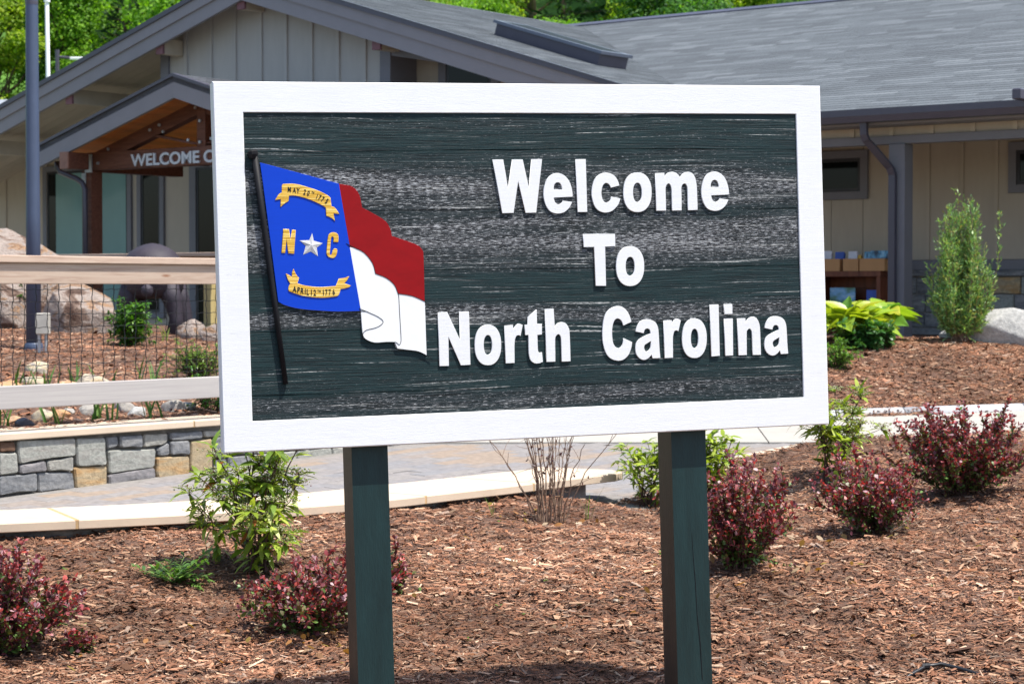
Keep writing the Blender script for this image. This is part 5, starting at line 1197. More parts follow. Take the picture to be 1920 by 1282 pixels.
for u, mat, h, tilt, lb in ((-13.55, 'print_white', .255, 8, 'white brochures standing in the leftmost cardboard box'), (-13.36, 'print_blue', .24, 5, 'dark blue brochure beside the white ones in the leftmost box'), (-13.17, 'print_white', .245, 7, 'white brochure with red mark in the narrow middle box'), (-13.09, 'print_yellow', .20, 12, 'yellow folded leaflet leaning out of the middle box'), (-12.93, 'print_cyan', .24, 4, 'grey blue brochures in the right cardboard box')):
    m = MB(); w = .13 if mat != 'print_yellow' else .07
    for q in range(4): m.box(-w/2, w/2, -.02+q*.011, -.02+q*.011+.007, 0, h - q*.006)
    o = m.build('brochure', MT[mat]); o.location = (*uv(u, 24.05), 1.85); o.rotation_euler = (R(-tilt), 0, -TH); tag(o, lb, 'brochure', 'brochures on the bookcase')
m = MB(); m.bbox(-.14, .14, -.01, .01, 0, .10, .003); m.box(-.12, .12, .012, .05, 0, .01)
top_thing('display_card', 'small light blue display card on the right cardboard box', 'card', m, 'print_cyan', (-12.73, 23.99, 2.0))
m = MB(); m.bbox(-.185, .185, -.008, .008, 0, .265, .003); m.box(-.05, .05, .0085, .09, 0, .006)
top_thing('picture_panel', 'landscape picture propped on the bookcase shelf', 'picture', m, 'print_sky', (-13.34, 24.1, 1.361))
m = MB(); m.bbox(-.075, .075, -.03, .03, 0, .235, .003)
lf = top_thing('leaflet_holder', 'blue leaflet holder at the right end of the bookcase shelf', 'leaflets', m, 'print_blue', (-12.86, 24.02, 1.361))

# ================================================================ poles
lamp = empty('lamp_post', (-5.06, 22, .95), 0, 'tall blue grey round lamp post standing in the planting bed behind the fence', 'lamp post')
m = MB(); m.tube([(-5.06, 22, .9), (-5.06, 22, 2.4), (-5.06, 22, 4.5), (-5.06, 22, 7.0)], [.082, .074, .066, .056], 20); m.build('pole', MT['lamp_pole'], lamp, off=(-5.06, 22, .95), smooth=True)
m = MB(); m.lathe([(.10, .88), (.10, 1.0), (.092, 1.03), (.083, 1.04)], (-5.06, 22), 20); m.build('base_collar', MT['lamp_pole'], lamp, off=(-5.06, 22, .95))
m = MB(); m.lathe([(.03, 6.98), (.19, 7.02), (.24, 7.06), (.22, 7.12), (.05, 7.2)], (-5.06, 22), 20); m.build('lamp_head', MT['lamp_pole'], lamp, off=(-5.06, 22, .95))
m = MB(); m.lathe([(.068, 4.60), (.068, 4.64)], (-5.06, 22), 16); m.build('band', MT['gutter'], lamp, off=(-5.06, 22, .95))
cb = empty('junction_box', (-4.86, 21.7, .95), 0, 'small grey electrical box on conduits beside the lamp post foot', 'electrical box')
m = MB(); m.bbox(-4.95, -4.82, 21.6, 21.72, 1.14, 1.36, .008); m.build('box', MT['conduit'], cb, off=(-4.86, 21.7, .95))
for x in (-4.925, -4.855):
    m = MB(); m.tube([(x, 21.66, .85), (x, 21.66, 1.139)], .016, 8); m.build('conduit', MT['galv'], cb, off=(-4.86, 21.7, .95))
fp = empty('flagpole', (*[-12.35, 55.0], 1), 0, 'thin white flagpole rising behind the left roof slope', 'flagpole')
m = MB(); m.tube([(-12.22, 55, .5), (-12.22, 55, 6), (-12.30, 55, 14)], [.07, .06, .04], 12); m.build('pole', MT['flagpole'], fp, off=(-12.35, 55, 1), smooth=True)
m = MB(); m.lathe([(.085, 9.14), (.085, 9.22)], (-12.25, 55), 12); m.build('collar', MT['flagpole'], fp, off=(-12.35, 55, 1))
fp2 = empty('flagpole', (-9.35, 60, 1), 0, 'white pole tip just showing above the roof near the gable peak', 'flagpole')
m = MB(); m.tube([(-9.35, 60, .5), (-9.35, 60, 14)], [.09, .05], 10); m.build('pole', MT['flagpole'], fp2, off=(-9.35, 60, 1), smooth=True)
sl = empty('street_light', (-15.05, 70, 1.25), 0, 'dark street light with a flat pale lamp on a short arm behind the roof edge', 'street light')
SLO = (-15.05, 70, 1)
m = MB(); m.tube([(-15.25, 70, .5), (-15.25, 70, 9.35)], .075, 8); m.build('pole', MT['gutter'], sl, off=SLO)
m = MB(); m.tube([(-15.25, 70, 9.12), (-14.8, 70, 9.07)], .05, 8); m.build('arm', MT['gutter'], sl, off=SLO)
m = MB(); m.bbox(-14.8, -14.3, 69.85, 70.15, 9.0, 9.1, .02); m.build('lamp', MT['flagpole'], sl, off=SLO)
# roof of another building at the far left
shed = empty('shed', (-15.2, 58, 1), 0, 'low far building with a pale metal roof edge at the far left', 'building')
m = MB(); m.box(-20, -14.0, 57, 61, 0, 6.35); m.build('wall', MT['siding'], shed, off=(-15.2, 58, 1))
m = MB(); V = [(-20.5, 56.6, 6.36), (-13.6, 56.6, 6.36), (-13.6, 58.5, 6.80), (-20.5, 58.5, 6.80)]; V += [(x, y, z+.1) for x, y, z in V]
m.add(V, [(0,3,2,1),(4,5,6,7),(0,1,5,4),(1,2,6,5),(2,3,7,6),(3,0,4,7)]); m.build('roof', MT['galv'], shed, off=(-15.2, 58, 1))

# ================================================================ dark domed sculpture behind the fence
SX, SY = -4.42, 25.6
scu = empty('sculpture', (SX, SY, 1.05), 0, 'dark bronze rounded animal-like sculpture on thick legs behind the fence rail', 'sculpture')
SO_ = (SX, SY, 1.05)
m = MB(); m.lathe([(.02, 2.17), (.10, 2.155), (.20, 2.115), (.28, 2.06), (.345, 1.98), (.385, 1.86), (.39, 1.72), (.37, 1.60), (.30, 1.52), (.12, 1.49)], (SX, SY), 32); m.build('body', MT['bronze'], scu, off=SO_, smooth=True)
m = MB(); m.lathe([(.012, 1.50), (.05, 1.52), (.075, 1.57), (.07, 1.63), (.02, 1.67)], (SX + .0, SY - .40), 16); m.build('muzzle', MT['bronze'], scu, off=SO_, smooth=True)
for dx, dy, b in ((-.27, -.12, -.02), (.24, -.16, .03), (-.22, .24, 0), (.27, .22, .05)):
    m = MB(); m.tube([(SX+dx*.8, SY+dy, 1.66), (SX+dx*1.15, SY+dy, 1.45), (SX+dx*1.18+b, SY+dy, 1.25), (SX+dx*1.1+b, SY+dy-.02, 1.02)], [.15, .115, .085, .11], 10); m.build('leg', MT['bronze'], scu, off=SO_, smooth=True)

# ================================================================ PLANTS
def unit(a): return a / np.maximum(np.linalg.norm(a, axis=-1, keepdims=True), 1e-9)
def leaves_mesh(name, base, dirs, nrm, L, Wd, C, mat, w1=.85, w2=.9, droop=.15, fold=.15):
    """many small curved leaves: base point, direction, upward normal, length, width, colour"""
    base = np.asarray(base); d = unit(np.asarray(dirs)); s = unit(np.cross(d, nrm)); n_ = np.cross(s, d)
    L = np.asarray(L)[:,None]; hw = np.asarray(Wd)[:,None]/2
    def P(t, w, dr, side): return base + d*L*t + s*hw*w*side + n_*(abs(side)*hw*w*fold - L*dr)
    V = np.stack([base, P(.38, w1, droop*.12, -1), P(.38, w1, droop*.12, 1), P(.72, w2, droop*.5, -1), P(.72, w2, droop*.5, 1), P(1, 0, droop, 0)], 1).reshape(-1, 3)
    k = len(base); b = np.arange(k)[:,None]*6
    F = np.concatenate([b + np.array([[0,2,1]]), b + np.array([[1,2,4]]), b + np.array([[1,4,3]]), b + np.array([[3,4,5]])])
    return raw_mesh(name, V, F, mat, C=np.repeat(C, 6, 0), smooth=True)
def tubes_mesh(name, polys, radii, mat, k=5):
    m = MB()
    for p, r in zip(polys, radii): m.tube(p, r, k, caps=False)
    return raw_mesh(name, m.v, m.f, mat, smooth=True)
def curve_pts(p0, d, L, n, rng, wob=.1, lift=0):
    pts = [np.array(p0, float)]; d = unit(np.array(d, float))
    for i in range(n):
        d = unit(d + rng.normal(0, wob, 3) + np.array([0, 0, lift])); pts.append(pts[-1] + d*L/n)
    return pts
def pick(pal, w, n, rng, jit=.2):
    pal = np.array(pal); k = rng.choice(len(pal), n, p=np.array(w)/sum(w)); return pal[k]*rng.uniform(1-jit, 1+jit, (n, 1))
def ground_at(px, py, fz, y0=7, y1=40):
    """point of a heightfield seen through a pixel of the 1920 px photograph"""
    t = R(1.4835); dx = (px-960)/3900; dz = (641-py)/3900
    dy_, dz_ = math.cos(t) + dz*math.sin(t), -math.sin(t) + dz*math.cos(t)
    for Y in np.arange(y0, y1, .02):
        X = dx/dy_*Y; Z = EYE + dz_/dy_*Y
        if Z <= float(fz(np.array(X), np.array(Y))): return X, Y, float(fz(np.array(X), np.array(Y)))
    return dx/dy_*y1, y1, 0

BP = [(.115,.045,.058),(.21,.058,.070),(.34,.082,.094),(.46,.078,.062),(.15,.135,.048),(.11,.21,.045),(.44,.26,.28)]
def barberry(label, x, y, z, rx, h, seed, n_stem=24, ry=None, lean=(0, 0), tone=0, dens=1.0, group='red barberry shrubs in the mulch bed'):
    rng = np.random.default_rng(seed); ry = ry or rx
    t = empty('barberry_shrub', (x, y, z), 0, label, 'shrub', group)
    polys, rad = [], []; B, D, N, L, C = [], [], [], [], []
    for i in range(n_stem):
        az = 2*math.pi*(i + rng.uniform(-.4, .4))/n_stem; q = rng.uniform(.05, 1)**.6
        tgt = np.array([rx*q*math.cos(az) + lean[0], ry*q*math.sin(az) + lean[1], h*math.sqrt(max(.05, 1-.80*q*q))*rng.uniform(.5, 1.04)])
        p0 = np.array([rng.normal(0, .025), rng.normal(0, .025), -.03]); mid = p0 + (tgt-p0)*.5 + np.array([0, 0, .10*h])*q
        ctl = []
        for s in np.linspace(0, 1, 9): ctl.append((1-s)**2*p0 + 2*s*(1-s)*mid + s*s*tgt + rng.normal(0, .006, 3)*(s > .1))
        ln = np.linalg.norm(tgt)
        polys.append([tuple(p) for p in ctl]); rad.append([.0042 - .0003*k for k in range(9)])
        shoots = [ctl]
        for j in range(rng.integers(5, 9)):
            s = rng.uniform(.12, .95); k = int(s*8); b0 = ctl[k]
            dd = unit(unit(tgt) + rng.normal(0, .55, 3) + np.array([0, 0, .25])); tw = curve_pts(b0, dd, rng.uniform(.25, .5)*h*(1.15-s*.6), 5, rng, .12, .06)
            if tw[-1][2] < .02: continue
            polys.append([tuple(p) for p in tw]); rad.append([.0022, .002, .0018, .0015, .0012, .0008]); shoots.append(tw)
        for w_, sh in enumerate(shoots):
            sh = np.array(sh); seg = np.linalg.norm(np.diff(sh, axis=0), axis=1); cum = np.concatenate([[0], np.cumsum(seg)])
            a0 = .20*cum[-1] if w_ == 0 else .08*cum[-1]
            step = .026/dens
            red_shoot = rng.random()
            for tt in np.arange(a0, cum[-1] + .001, step):
                p = np.array([np.interp(tt, cum, sh[:, c_]) for c_ in range(3)]); k = min(len(seg)-1, np.searchsorted(cum, tt, 'right')-1)
                ax = unit(sh[k+1]-sh[k]); f = tt/cum[-1]
                nl = rng.integers(3, 6)
                for q_ in range(nl):
                    dv = unit(rng.normal(0, 1, 3) - ax*0 + ax*.9 + np.array([0, 0, .35])); B.append(p); D.append(dv)
                    N.append(unit(np.array([0, 0, 1.]) + rng.normal(0, .45, 3))); L.append(rng.uniform(.018, .034)*(1.1-.3*f*(w_ > 0)))
                    hgt = p[2]/h
                    pr = rng.random() + .5*(f-.6) + .45*(hgt-.55) + .25*(red_shoot-.5) + tone
                    C.append(BP[5] if pr < .12 else BP[4] if pr < .26 else BP[0] if pr < .42 else BP[1] if pr < .64 else BP[2] if pr < .86 else BP[3] if pr < 1.0 else BP[6])
    L = np.array(L); C = np.array(C)*rng.uniform(.7, 1.35, (len(L), 1))
    link('foliage', leaves_mesh('foliage', np.array(B), np.array(D), np.array(N), L, L*rng.uniform(.5, .68, len(L)), C, MT['leaf_red'], .72, 1.0, .08, .1), t)
    link('stems', tubes_mesh('stems', polys, rad, MT['twig'], 4), t)
    return t
def bb_at(label, px, py, rx, h, seed, **kw):
    x, y, z = ground_at(px, py, zbed); return barberry(label, x, y, z, rx, h, seed, **kw)
bb_at('dark red barberry cut by the left edge of the photo, the largest on that side', 12, 1235, .30, .52, 11, n_stem=30, lean=(.05, 0), dens=1.1)
bb_at('very small red green barberry sprig just right of the left edge barberry', 142, 1222, .075, .12, 12, n_stem=9)
bb_at('red barberry spreading in front of and behind the left sign post', 575, 1190, .38, .43, 13, n_stem=34, lean=(.06, .03))
bb_at('sparse red barberry shoots showing right of the left sign post', 742, 1120, .10, .28, 23, n_stem=6)
bb_at('rounded red barberry directly right of the right sign post', 1388, 1068, .33, .55, 14, n_stem=30)
bb_at('upright purple red barberry between the right post and the biggest barberry', 1635, 1000, .32, .52, 15, n_stem=34, lean=(-.03, 0))
bb_at('biggest dense dark red and green barberry at the right edge', 1800, 925, .50, .55, 16, n_stem=56, tone=-.05, dens=1.15)
bb_at('small purple barberry tucked against the left side of the right post', 1262, 962, .13, .25, 17, n_stem=12)

LP = [(.25,.35,.03),(.34,.44,.05),(.15,.24,.028),(.42,.48,.08),(.30,.10,.025)]
def leafy_shrub(label, x, y, z, rx, h, seed, n_stem=9, leaf=(.045,.075), flowers=True, pal=LP, wts=(.34,.26,.28,.1,.02), wr=.32, ry=None, start=.3, sag=.12, twigs=(3, 6)):
    rng = np.random.default_rng(seed); ry = ry or rx
    t = empty('green_shrub', (x, y, z), 0, label, 'shrub')
    polys, rad = [], []; B, D, N, L, C = [], [], [], [], []; fb, fr_, fc = [], [], []
    for i in range(n_stem):
        az = 2*math.pi*(i + rng.uniform(-.4, .4))/n_stem; q = rng.uniform(.15, 1)
        tgt = np.array([rx*q*math.cos(az), ry*q*math.sin(az), h*rng.uniform(.38, 1.0)*(1-.15*q)])
        p0 = np.array([rng.normal(0, .03), rng.normal(0, .03), -.03]); mid = p0*.4 + tgt*np.array([.35, .35, .55])
        ctl = [(1-s)**2*p0 + 2*s*(1-s)*mid + s*s*tgt + rng.normal(0, .008, 3)*(s > .1) for s in np.linspace(0, 1, 9)]
        polys.append([tuple(p) for p in ctl]); rad.append([.0065 - .0005*k for k in range(9)])
        shoots = [(np.array(ctl), start)]
        for j in range(rng.integers(*twigs)):
            k = rng.integers(3, 8); dd = unit(unit(tgt)*.5 + rng.normal(0, .6, 3) + np.array([0, 0, .4])); tw = np.array(curve_pts(ctl[k], dd, rng.uniform(.10, .22), 5, rng, .12, .08))
            polys.append([tuple(p) for p in tw]); rad.append([.0032, .003, .0026, .0022, .0018, .0014]); shoots.append((tw, .2))
        for sh, st in shoots:
            seg = np.linalg.norm(np.diff(sh, axis=0), axis=1); cum = np.concatenate([[0], np.cumsum(seg)])
            ts = list(np.arange(st*cum[-1], cum[-1], .05 if leaf[1] < .1 else .075)) + [cum[-1]]
            for tt in ts:
                p = np.array([np.interp(tt, cum, sh[:, c_]) for c_ in range(3)]); k = min(len(seg)-1, np.searchsorted(cum, tt, 'right')-1)
                ax = unit(sh[k+1]-sh[k]); tip = tt >= cum[-1]-1e-6
                for q_ in range(7 if tip else 2):
                    dv = unit(rng.normal(0, 1, 3)*np.array([1, 1, .45]) + ax*.55 - np.array([0, 0, sag if not tip else sag*.5 - .1])); B.append(p); D.append(dv)
                    N.append(unit(np.array([0, 0, 1.]) + rng.normal(0, .25, 3))); L.append(rng.uniform(*leaf))
            if flowers and rng.random() < .8:
                # flat-topped cluster: fine stalks ending in buds
                c0 = sh[-1]
                for q_ in range(80):
                    o = np.array([rng.normal(0, .032), rng.normal(0, .032), rng.uniform(.010, .040)]); fb.append(c0 + o)
                    fc.append([(.45,.46,.24),(.62,.62,.48),(.28,.33,.09),(.22,.06,.04)][rng.choice(4, p=[.4,.2,.28,.12])])
                for q_ in range(12):
                    o = np.array([rng.normal(0, .02), rng.normal(0, .02), rng.uniform(.01, .03)]); polys.append([tuple(c0 - np.array([0, 0, .015])), tuple(c0 + o*.5), tuple(c0 + o)]); rad.append([.0012, .001, .0008])
    L = np.array(L); C = pick(pal, wts, len(L), rng, .25)
    link('foliage', leaves_mesh('foliage', np.array(B), np.array(D), np.array(N), L, L*wr*rng.uniform(.85, 1.15, len(L)), C, MT['leaf'], 1.0, .72, .30, .25), t)
    link('stems', tubes_mesh('stems', polys, rad, MT['twig'], 5), t)
    if fb:
        fb = np.array(fb); n_ = len(fb); o = np.array([(1,0,0),(-1,0,0),(0,1,0),(0,-1,0),(0,0,1),(0,0,-1)])
        rr = rng.uniform(.0030, .0055, (n_, 1, 1)); V = (fb[:,None,:] + o[None]*rr).reshape(-1, 3); b = np.arange(n_)[:,None]*6
        F = np.concatenate([b + np.array([f]) for f in ((0,2,4),(2,1,4),(1,3,4),(3,0,4),(2,0,5),(1,2,5),(3,1,5),(0,3,5))])
        link('flower_buds', raw_mesh('flower_buds', V, F, MT['leaf'], C=np.repeat(np.array(fc), 6, 0)), t)
    return t
def ls_at(label, px, py, rx, h, seed, fz=zbed, **kw):
    x, y, z = ground_at(px, py, fz); return leafy_shrub(label, x, y, z, rx, h, seed, **kw)
ls_at('tall open green shrub with cream bud clusters below the left corner of the sign', 488, 1070, .37, .78, 35, n_stem=15, start=.14, leaf=(.075,.13), wr=.27, sag=.42, twigs=(2, 5))
ls_at('slim yellow green leafy shrub standing behind the right sign post', 1318, 935, .30, .66, 32, n_stem=10, flowers=False, leaf=(.07,.11), pal=LP, wts=(.2,.4,.15,.25,.0), wr=.3)
ls_at('thin yellow green leafy shrub left of the right sign post above a purple barberry', 1222, 950, .17, .50, 34, n_stem=8, flowers=False, leaf=(.06,.10), wts=(.2,.4,.15,.25,.0), wr=.3)
ls_at('bright yellow green shrub behind the upright barberry, under the sign corner', 1560, 905, .30, .62, 33, n_stem=9, leaf=(.07,.12), flowers=True, wts=(.15,.4,.1,.35,.0), wr=.28)
LG = [(.05,.16,.014),(.10,.25,.022),(.17,.33,.04),(.03,.09,.012)]
def bush_at(label, px, py, rx, h, seed, fz=zplant, n=26, leaf=(.045,.08), pal=LG, wts=(.35,.35,.15,.15), wr=.42):
    x, y, z = ground_at(px, py, fz, 14.5); return leafy_shrub(label, x, y, z, rx, h, seed, n_stem=n, leaf=leaf, flowers=False, pal=pal, wts=wts, wr=wr, start=.15)
bush_at('bright green bush at the left edge behind the wire fence', 20, 615, .26, .50, 41)
bush_at('bright green rounded bush behind the fence in front of the dark sculpture', 245, 650, .25, .46, 42, n=34)
bush_at('low yellow green feathery bush at the fence beside the sign edge', 372, 712, .27, .26, 43, n=36, leaf=(.03,.05), pal=[(.12,.22,.025),(.18,.30,.04),(.07,.15,.02)], wts=(.4,.4,.2), wr=.25)
bush_at('dark stemmed green bush low on the wall cap next to the sign', 390, 770, .25, .20, 44, n=12, leaf=(.03,.05), pal=LG)
bush_at('small sprawling green plant at the foot of the mound beside the sign', 1572, 690, .20, .16, 45, fz=lambda X, Y: np.where(curb_dist(X, Y) > 0, zmound(X, Y), -9), n=20, leaf=(.03,.05), pal=[(.10,.22,.025),(.16,.30,.04)], wts=(.5,.5))

# ferny weed in the mulch
x, y, z = ground_at(322, 1090, zbed); rng = np.random.default_rng(51)
t = empty('weed', (x, y, z), 0, 'pale green feathery weed in the mulch left of the tall open shrub', 'weed')
B, D, N, L = [], [], [], []; polys, rad = [], []
for i in range(22):
    az = rng.uniform(0, 2*np.pi); d = unit(np.array([math.cos(az), math.sin(az), rng.uniform(.25, 1.0)])); pts = np.array(curve_pts((0, 0, -.01), d, rng.uniform(.10, .20), 8, rng, .08, -.03))
    polys.append([tuple(p) for p in pts]); rad.append([.0016]*9)
    for k in range(2, 9):
        ax = unit(pts[k]-pts[k-1]); sd_ = unit(np.cross(ax, (0, 0, 1)))
        for s_ in (-1, 1):
            for q_ in range(2):
                B.append(pts[k]); D.append(unit(ax*rng.uniform(.3, .9) + sd_*s_ + rng.normal(0, .25, 3))); N.append((0, 0, 1.)); L.append(rng.uniform(.024, .055))
L = np.array(L); link('foliage', leaves_mesh('foliage', B, D, N, L, L*.36, pick([(.10,.21,.04),(.15,.27,.05),(.06,.14,.03)], (.45,.35,.2), len(L), rng), MT['leaf'], .9, .9, .1, .2), t)
link('stems', tubes_mesh('stems', polys, rad, MT['leaf'], 4), t); t.children[1].data.materials.clear(); t.children[1].data.materials.append(simple('weed_stem', (.13, .20, .05)))

# bare twiggy shrub with a few dead leaves
x, y, z = ground_at(1032, 978, zbed); rng = np.random.default_rng(61)
t = empty('bare_shrub', (x, y, z), 0, 'bare twiggy shrub with a few dead dark red leaves, between the sign posts', 'shrub')
polys, rad = [], []; B, D, N, L = [], [], [], []
for i in range(26):
    a = -1 + 2*(i+.5)/26 + rng.normal(0, .05); top = np.array([a*.24 + rng.normal(0, .03), rng.normal(0, .10), rng.uniform(.55, .80) - .10*abs(a)])
    if i in (0, 1): top = np.array([-.36, .02, .48])
    if i == 25: top = np.array([.38, 0, .52])
    p0 = np.array([a*.085, rng.normal(0, .03), -.02]); mid = (p0+top)/2 + np.array([-a*.05, 0, .03])
    c_ = [(1-s)**2*p0 + 2*s*(1-s)*mid + s*s*top + rng.normal(0, .006, 3) for s in np.linspace(0, 1, 10)]
    polys.append([tuple(p) for p in c_]); r0 = rng.uniform(.0028, .0055); rad.append([r0*(1-.06*k) for k in range(10)])
    for j in range(rng.integers(1, 5)):
        k = rng.integers(3, 9); tw = curve_pts(c_[k], unit(rng.normal(0, .6, 3) + np.array([0, 0, .8])), rng.uniform(.06, .18), 4, rng, .15)
        polys.append([tuple(p) for p in tw]); rad.append([.0018, .0016, .0013, .001, .0007])
        if rng.random() < .35:
            for q_ in range(3): B.append(tw[rng.integers(1, 5)]); D.append(unit(rng.normal(0, 1, 3) - np.array([0, 0, .5]))); N.append(unit(rng.normal(0, 1, 3))); L.append(rng.uniform(.014, .028))
link('stems', tubes_mesh('stems', polys, rad, MT['twig_pale'], 5), t)
L = np.array(L); link('dead_leaves', leaves_mesh('dead_leaves', B, D, N, L, L*.6, pick([(.05,.012,.015),(.09,.02,.02)], (.6,.4), len(L), rng), MT['leaf_red'], .9, .9, .3, .4), t)

# twiggy dead sprig by the upright barberry
x, y, z = ground_at(1665, 1000, zbed); rng = np.random.default_rng(62)
t = empty('dead_sprig', (x, y, z), 0, 'pale dead twigs at the foot of the upright barberry, right side', 'twigs')
polys, rad = [], []
for i in range(4):
    tw = curve_pts((0, 0, 0), (.6 + .2*i, -.2, .55 - .06*i), .20, 5, rng, .12); polys.append([tuple(p) for p in tw]); rad.append([.0022, .002, .0017, .0014, .001, .0006])
    for k in (2, 3, 4): tw2 = curve_pts(tw[k], unit(rng.normal(0, 1, 3) + np.array([.5, 0, .5])), .06, 3, rng, .1); polys.append([tuple(p) for p in tw2]); rad.append([.0012, .001, .0008, .0005])
link('twigs', tubes_mesh('twigs', polys, rad, simple('pale_twig', (.34, .28, .22))), t)

# upright grass blades and iris leaves
def blades(name, label, cat, px, py, fz, n, h, w, spread, seed, pal, y0=7, group=None):
    x, y, z = ground_at(px, py, fz, y0); rng = np.random.default_rng(seed)
    t = empty(name, (x, y, z), 0, label, cat, group)
    V, F, C = [], [], []
    for i in range(n):
        b = np.array([rng.normal(0, spread), rng.normal(0, spread), -.02]); az = rng.uniform(0, 2*np.pi); ln = h*rng.uniform(.6, 1.05); fa = rng.uniform(0, np.pi)
        d = np.array([math.cos(az)*.18, math.sin(az)*.18, 1]); s_ = np.array([math.cos(fa), math.sin(fa), 0])*w/2; cc = pick(pal, [1]*len(pal), 1, rng)[0]; k0 = len(V)
        for j, tt in enumerate((0, .35, .7, 1)):
            p = b + d*ln*tt + np.array([math.cos(az), math.sin(az), 0])*ln*.22*tt*tt; ww = s_*(1, .95, .7, .05)[j]; V += [p - ww, p + ww]; C += [cc, cc]
        F += [(k0+2*j, k0+2*j+1, k0+2*j+3, k0+2*j+2) for j in range(3)]
    link('blades', raw_mesh('blades', V, F, MT['leaf'], C=np.array(C), smooth=True), t); return t
GR = [(.13,.26,.04),(.20,.32,.07),(.08,.17,.03)]
blades('grass_tuft', 'thin grass blades in the mulch just left of the bare shrub', 'grass', 924, 968, zbed, 4, .15, .006, .006, 71, GR)
blades('grass_tuft', 'taller thin grass blades right of the bare shrub by the wall end', 'grass', 1102, 975, zbed, 5, .24, .007, .012, 72, GR)
blades('grass_tuft', 'tiny seedling in the mulch between the posts', 'grass', 788, 1172, zbed, 7, .03, .007, .006, 73, [(.2,.36,.06)])
IR = [(.10,.21,.045),(.16,.28,.06),(.07,.15,.035)]
for i, (px, py, n_, h_, lb) in enumerate([(8, 800, 9, .22, 'iris leaves at the far left above the wall cap'), (40, 735, 8, .30, 'iris leaves behind the fence near the left edge'), (85, 735, 7, .26, 'iris leaves behind the fence left of the orange rocks'), (108, 795, 8, .28, 'broad iris leaves on the wall cap right of the dark rock'), (200, 790, 10, .26, 'broad iris leaves above the middle of the stone wall'), (292, 785, 7, .30, 'two broad iris leaves above the wall near the cap joint'), (283, 715, 6, .28, 'slim iris leaves behind the fence, right of middle'), (142, 720, 6, .22, 'slim iris leaves beside the tan rock behind the fence'), (190, 722, 5, .20, 'few iris leaves right of the tan rock'), (310, 640, 8, .22, 'yellowish grass clump at the foot of the dark sculpture')]):
    blades('iris_plant', lb, 'plant', px, py, zplant, n_, h_, .022, .05, 80 + i, IR if i < 9 else [(.30,.34,.09),(.22,.30,.06)], 14.3, 'iris clumps in the planting bed')

# hosta on the mound
zm = lambda X, Y: np.where(curb_dist(X, Y) > 0, zmound(X, Y), -9)
def hosta(label, px, py, seed, rx, n):
    x, y, z = ground_at(px, py, zm, 18); rng = np.random.default_rng(seed); y += .25
    t = empty('hosta', (x, y, z), 0, label, 'plant'); V, F, C = [], [], []
    k_ind = 0
    for i in range(n):
        az = rng.uniform(0, 2*np.pi); inner = rng.random(); r0 = rx*(.15 + .75*inner); el = 1.15 - .9*inner + rng.normal(0, .15)
        p0 = np.array([math.cos(az)*.05, math.sin(az)*.05, 0]); p1 = np.array([math.cos(az)*r0*.6, math.sin(az)*r0*.6, .30*(1-.35*inner) + rng.uniform(0, .06)])
        d = unit(np.array([math.cos(az), math.sin(az), max(-.3, math.tan(min(1.2, el))*.55 - .15) + rng.uniform(0, .5)])); L_ = rng.uniform(.21, .33); W_ = L_*rng.uniform(.66, .82)
        s_ = unit(np.cross(d, (0, 0, 1))); up = np.cross(s_, d); rl = rng.normal(0, .55); s_, up = s_*math.cos(rl) + up*math.sin(rl), up*math.cos(rl) - s_*math.sin(rl); tone = pick([(.40,.48,.035),(.30,.44,.04),(.50,.50,.045),(.14,.30,.035)], (.4,.25,.2,.15), 1, rng, .12)[0]
        Vl, Fl, Cl = [], [], []; rows_ = 7; cols_ = 5
        for a in range(rows_):
            tt = a/(rows_-1); wd = W_*math.sin(math.pi*min(1, .08 + tt*.92)**.75)*(.98 if tt < 1 else 0)
            for b in range(cols_):
                q_ = (b/(cols_-1)-.5)*2; Vl.append(p1 + d*L_*tt + s_*wd/2*q_ + up*(.12*wd*q_*q_ - L_*.5*tt*tt + .006*math.sin(q_*9))); Cl.append(tone*(1.15 if abs(q_) > .7 else 1))
        Fl = [(a*cols_+b, a*cols_+b+1, (a+1)*cols_+b+1, (a+1)*cols_+b) for a in range(rows_-1) for b in range(cols_-1)]
        link('leaf', raw_mesh('leaf', Vl, Fl, MT['leaf'], C=np.array(Cl), smooth=True), t)
        k0 = len(V); V += [p0 - s_*.005, p0 + s_*.005, p1 + s_*.004, p1 - s_*.004]; F += [(k0, k0+1, k0+2, k0+3)]; C += [(.12,.22,.04)]*4
    link('stalks', raw_mesh('stalks', V, F, MT['leaf'], C=np.array(C)), t); return t
hosta('yellow green broad leaved hosta on the mound in front of the bookcase', 1600, 652, 91, .52, 62)
hosta('second yellow green hosta, its big leaves reaching toward the porch post', 1662, 640, 92, .36, 26)
# dark green filler under the hostas
bush_at('dark green low plant under the hosta leaves', 1625, 652, .36, .15, 93, fz=zm, n=40, leaf=(.05,.09), pal=[(.04,.13,.03),(.07,.19,.04)], wts=(.6,.4), wr=.5)

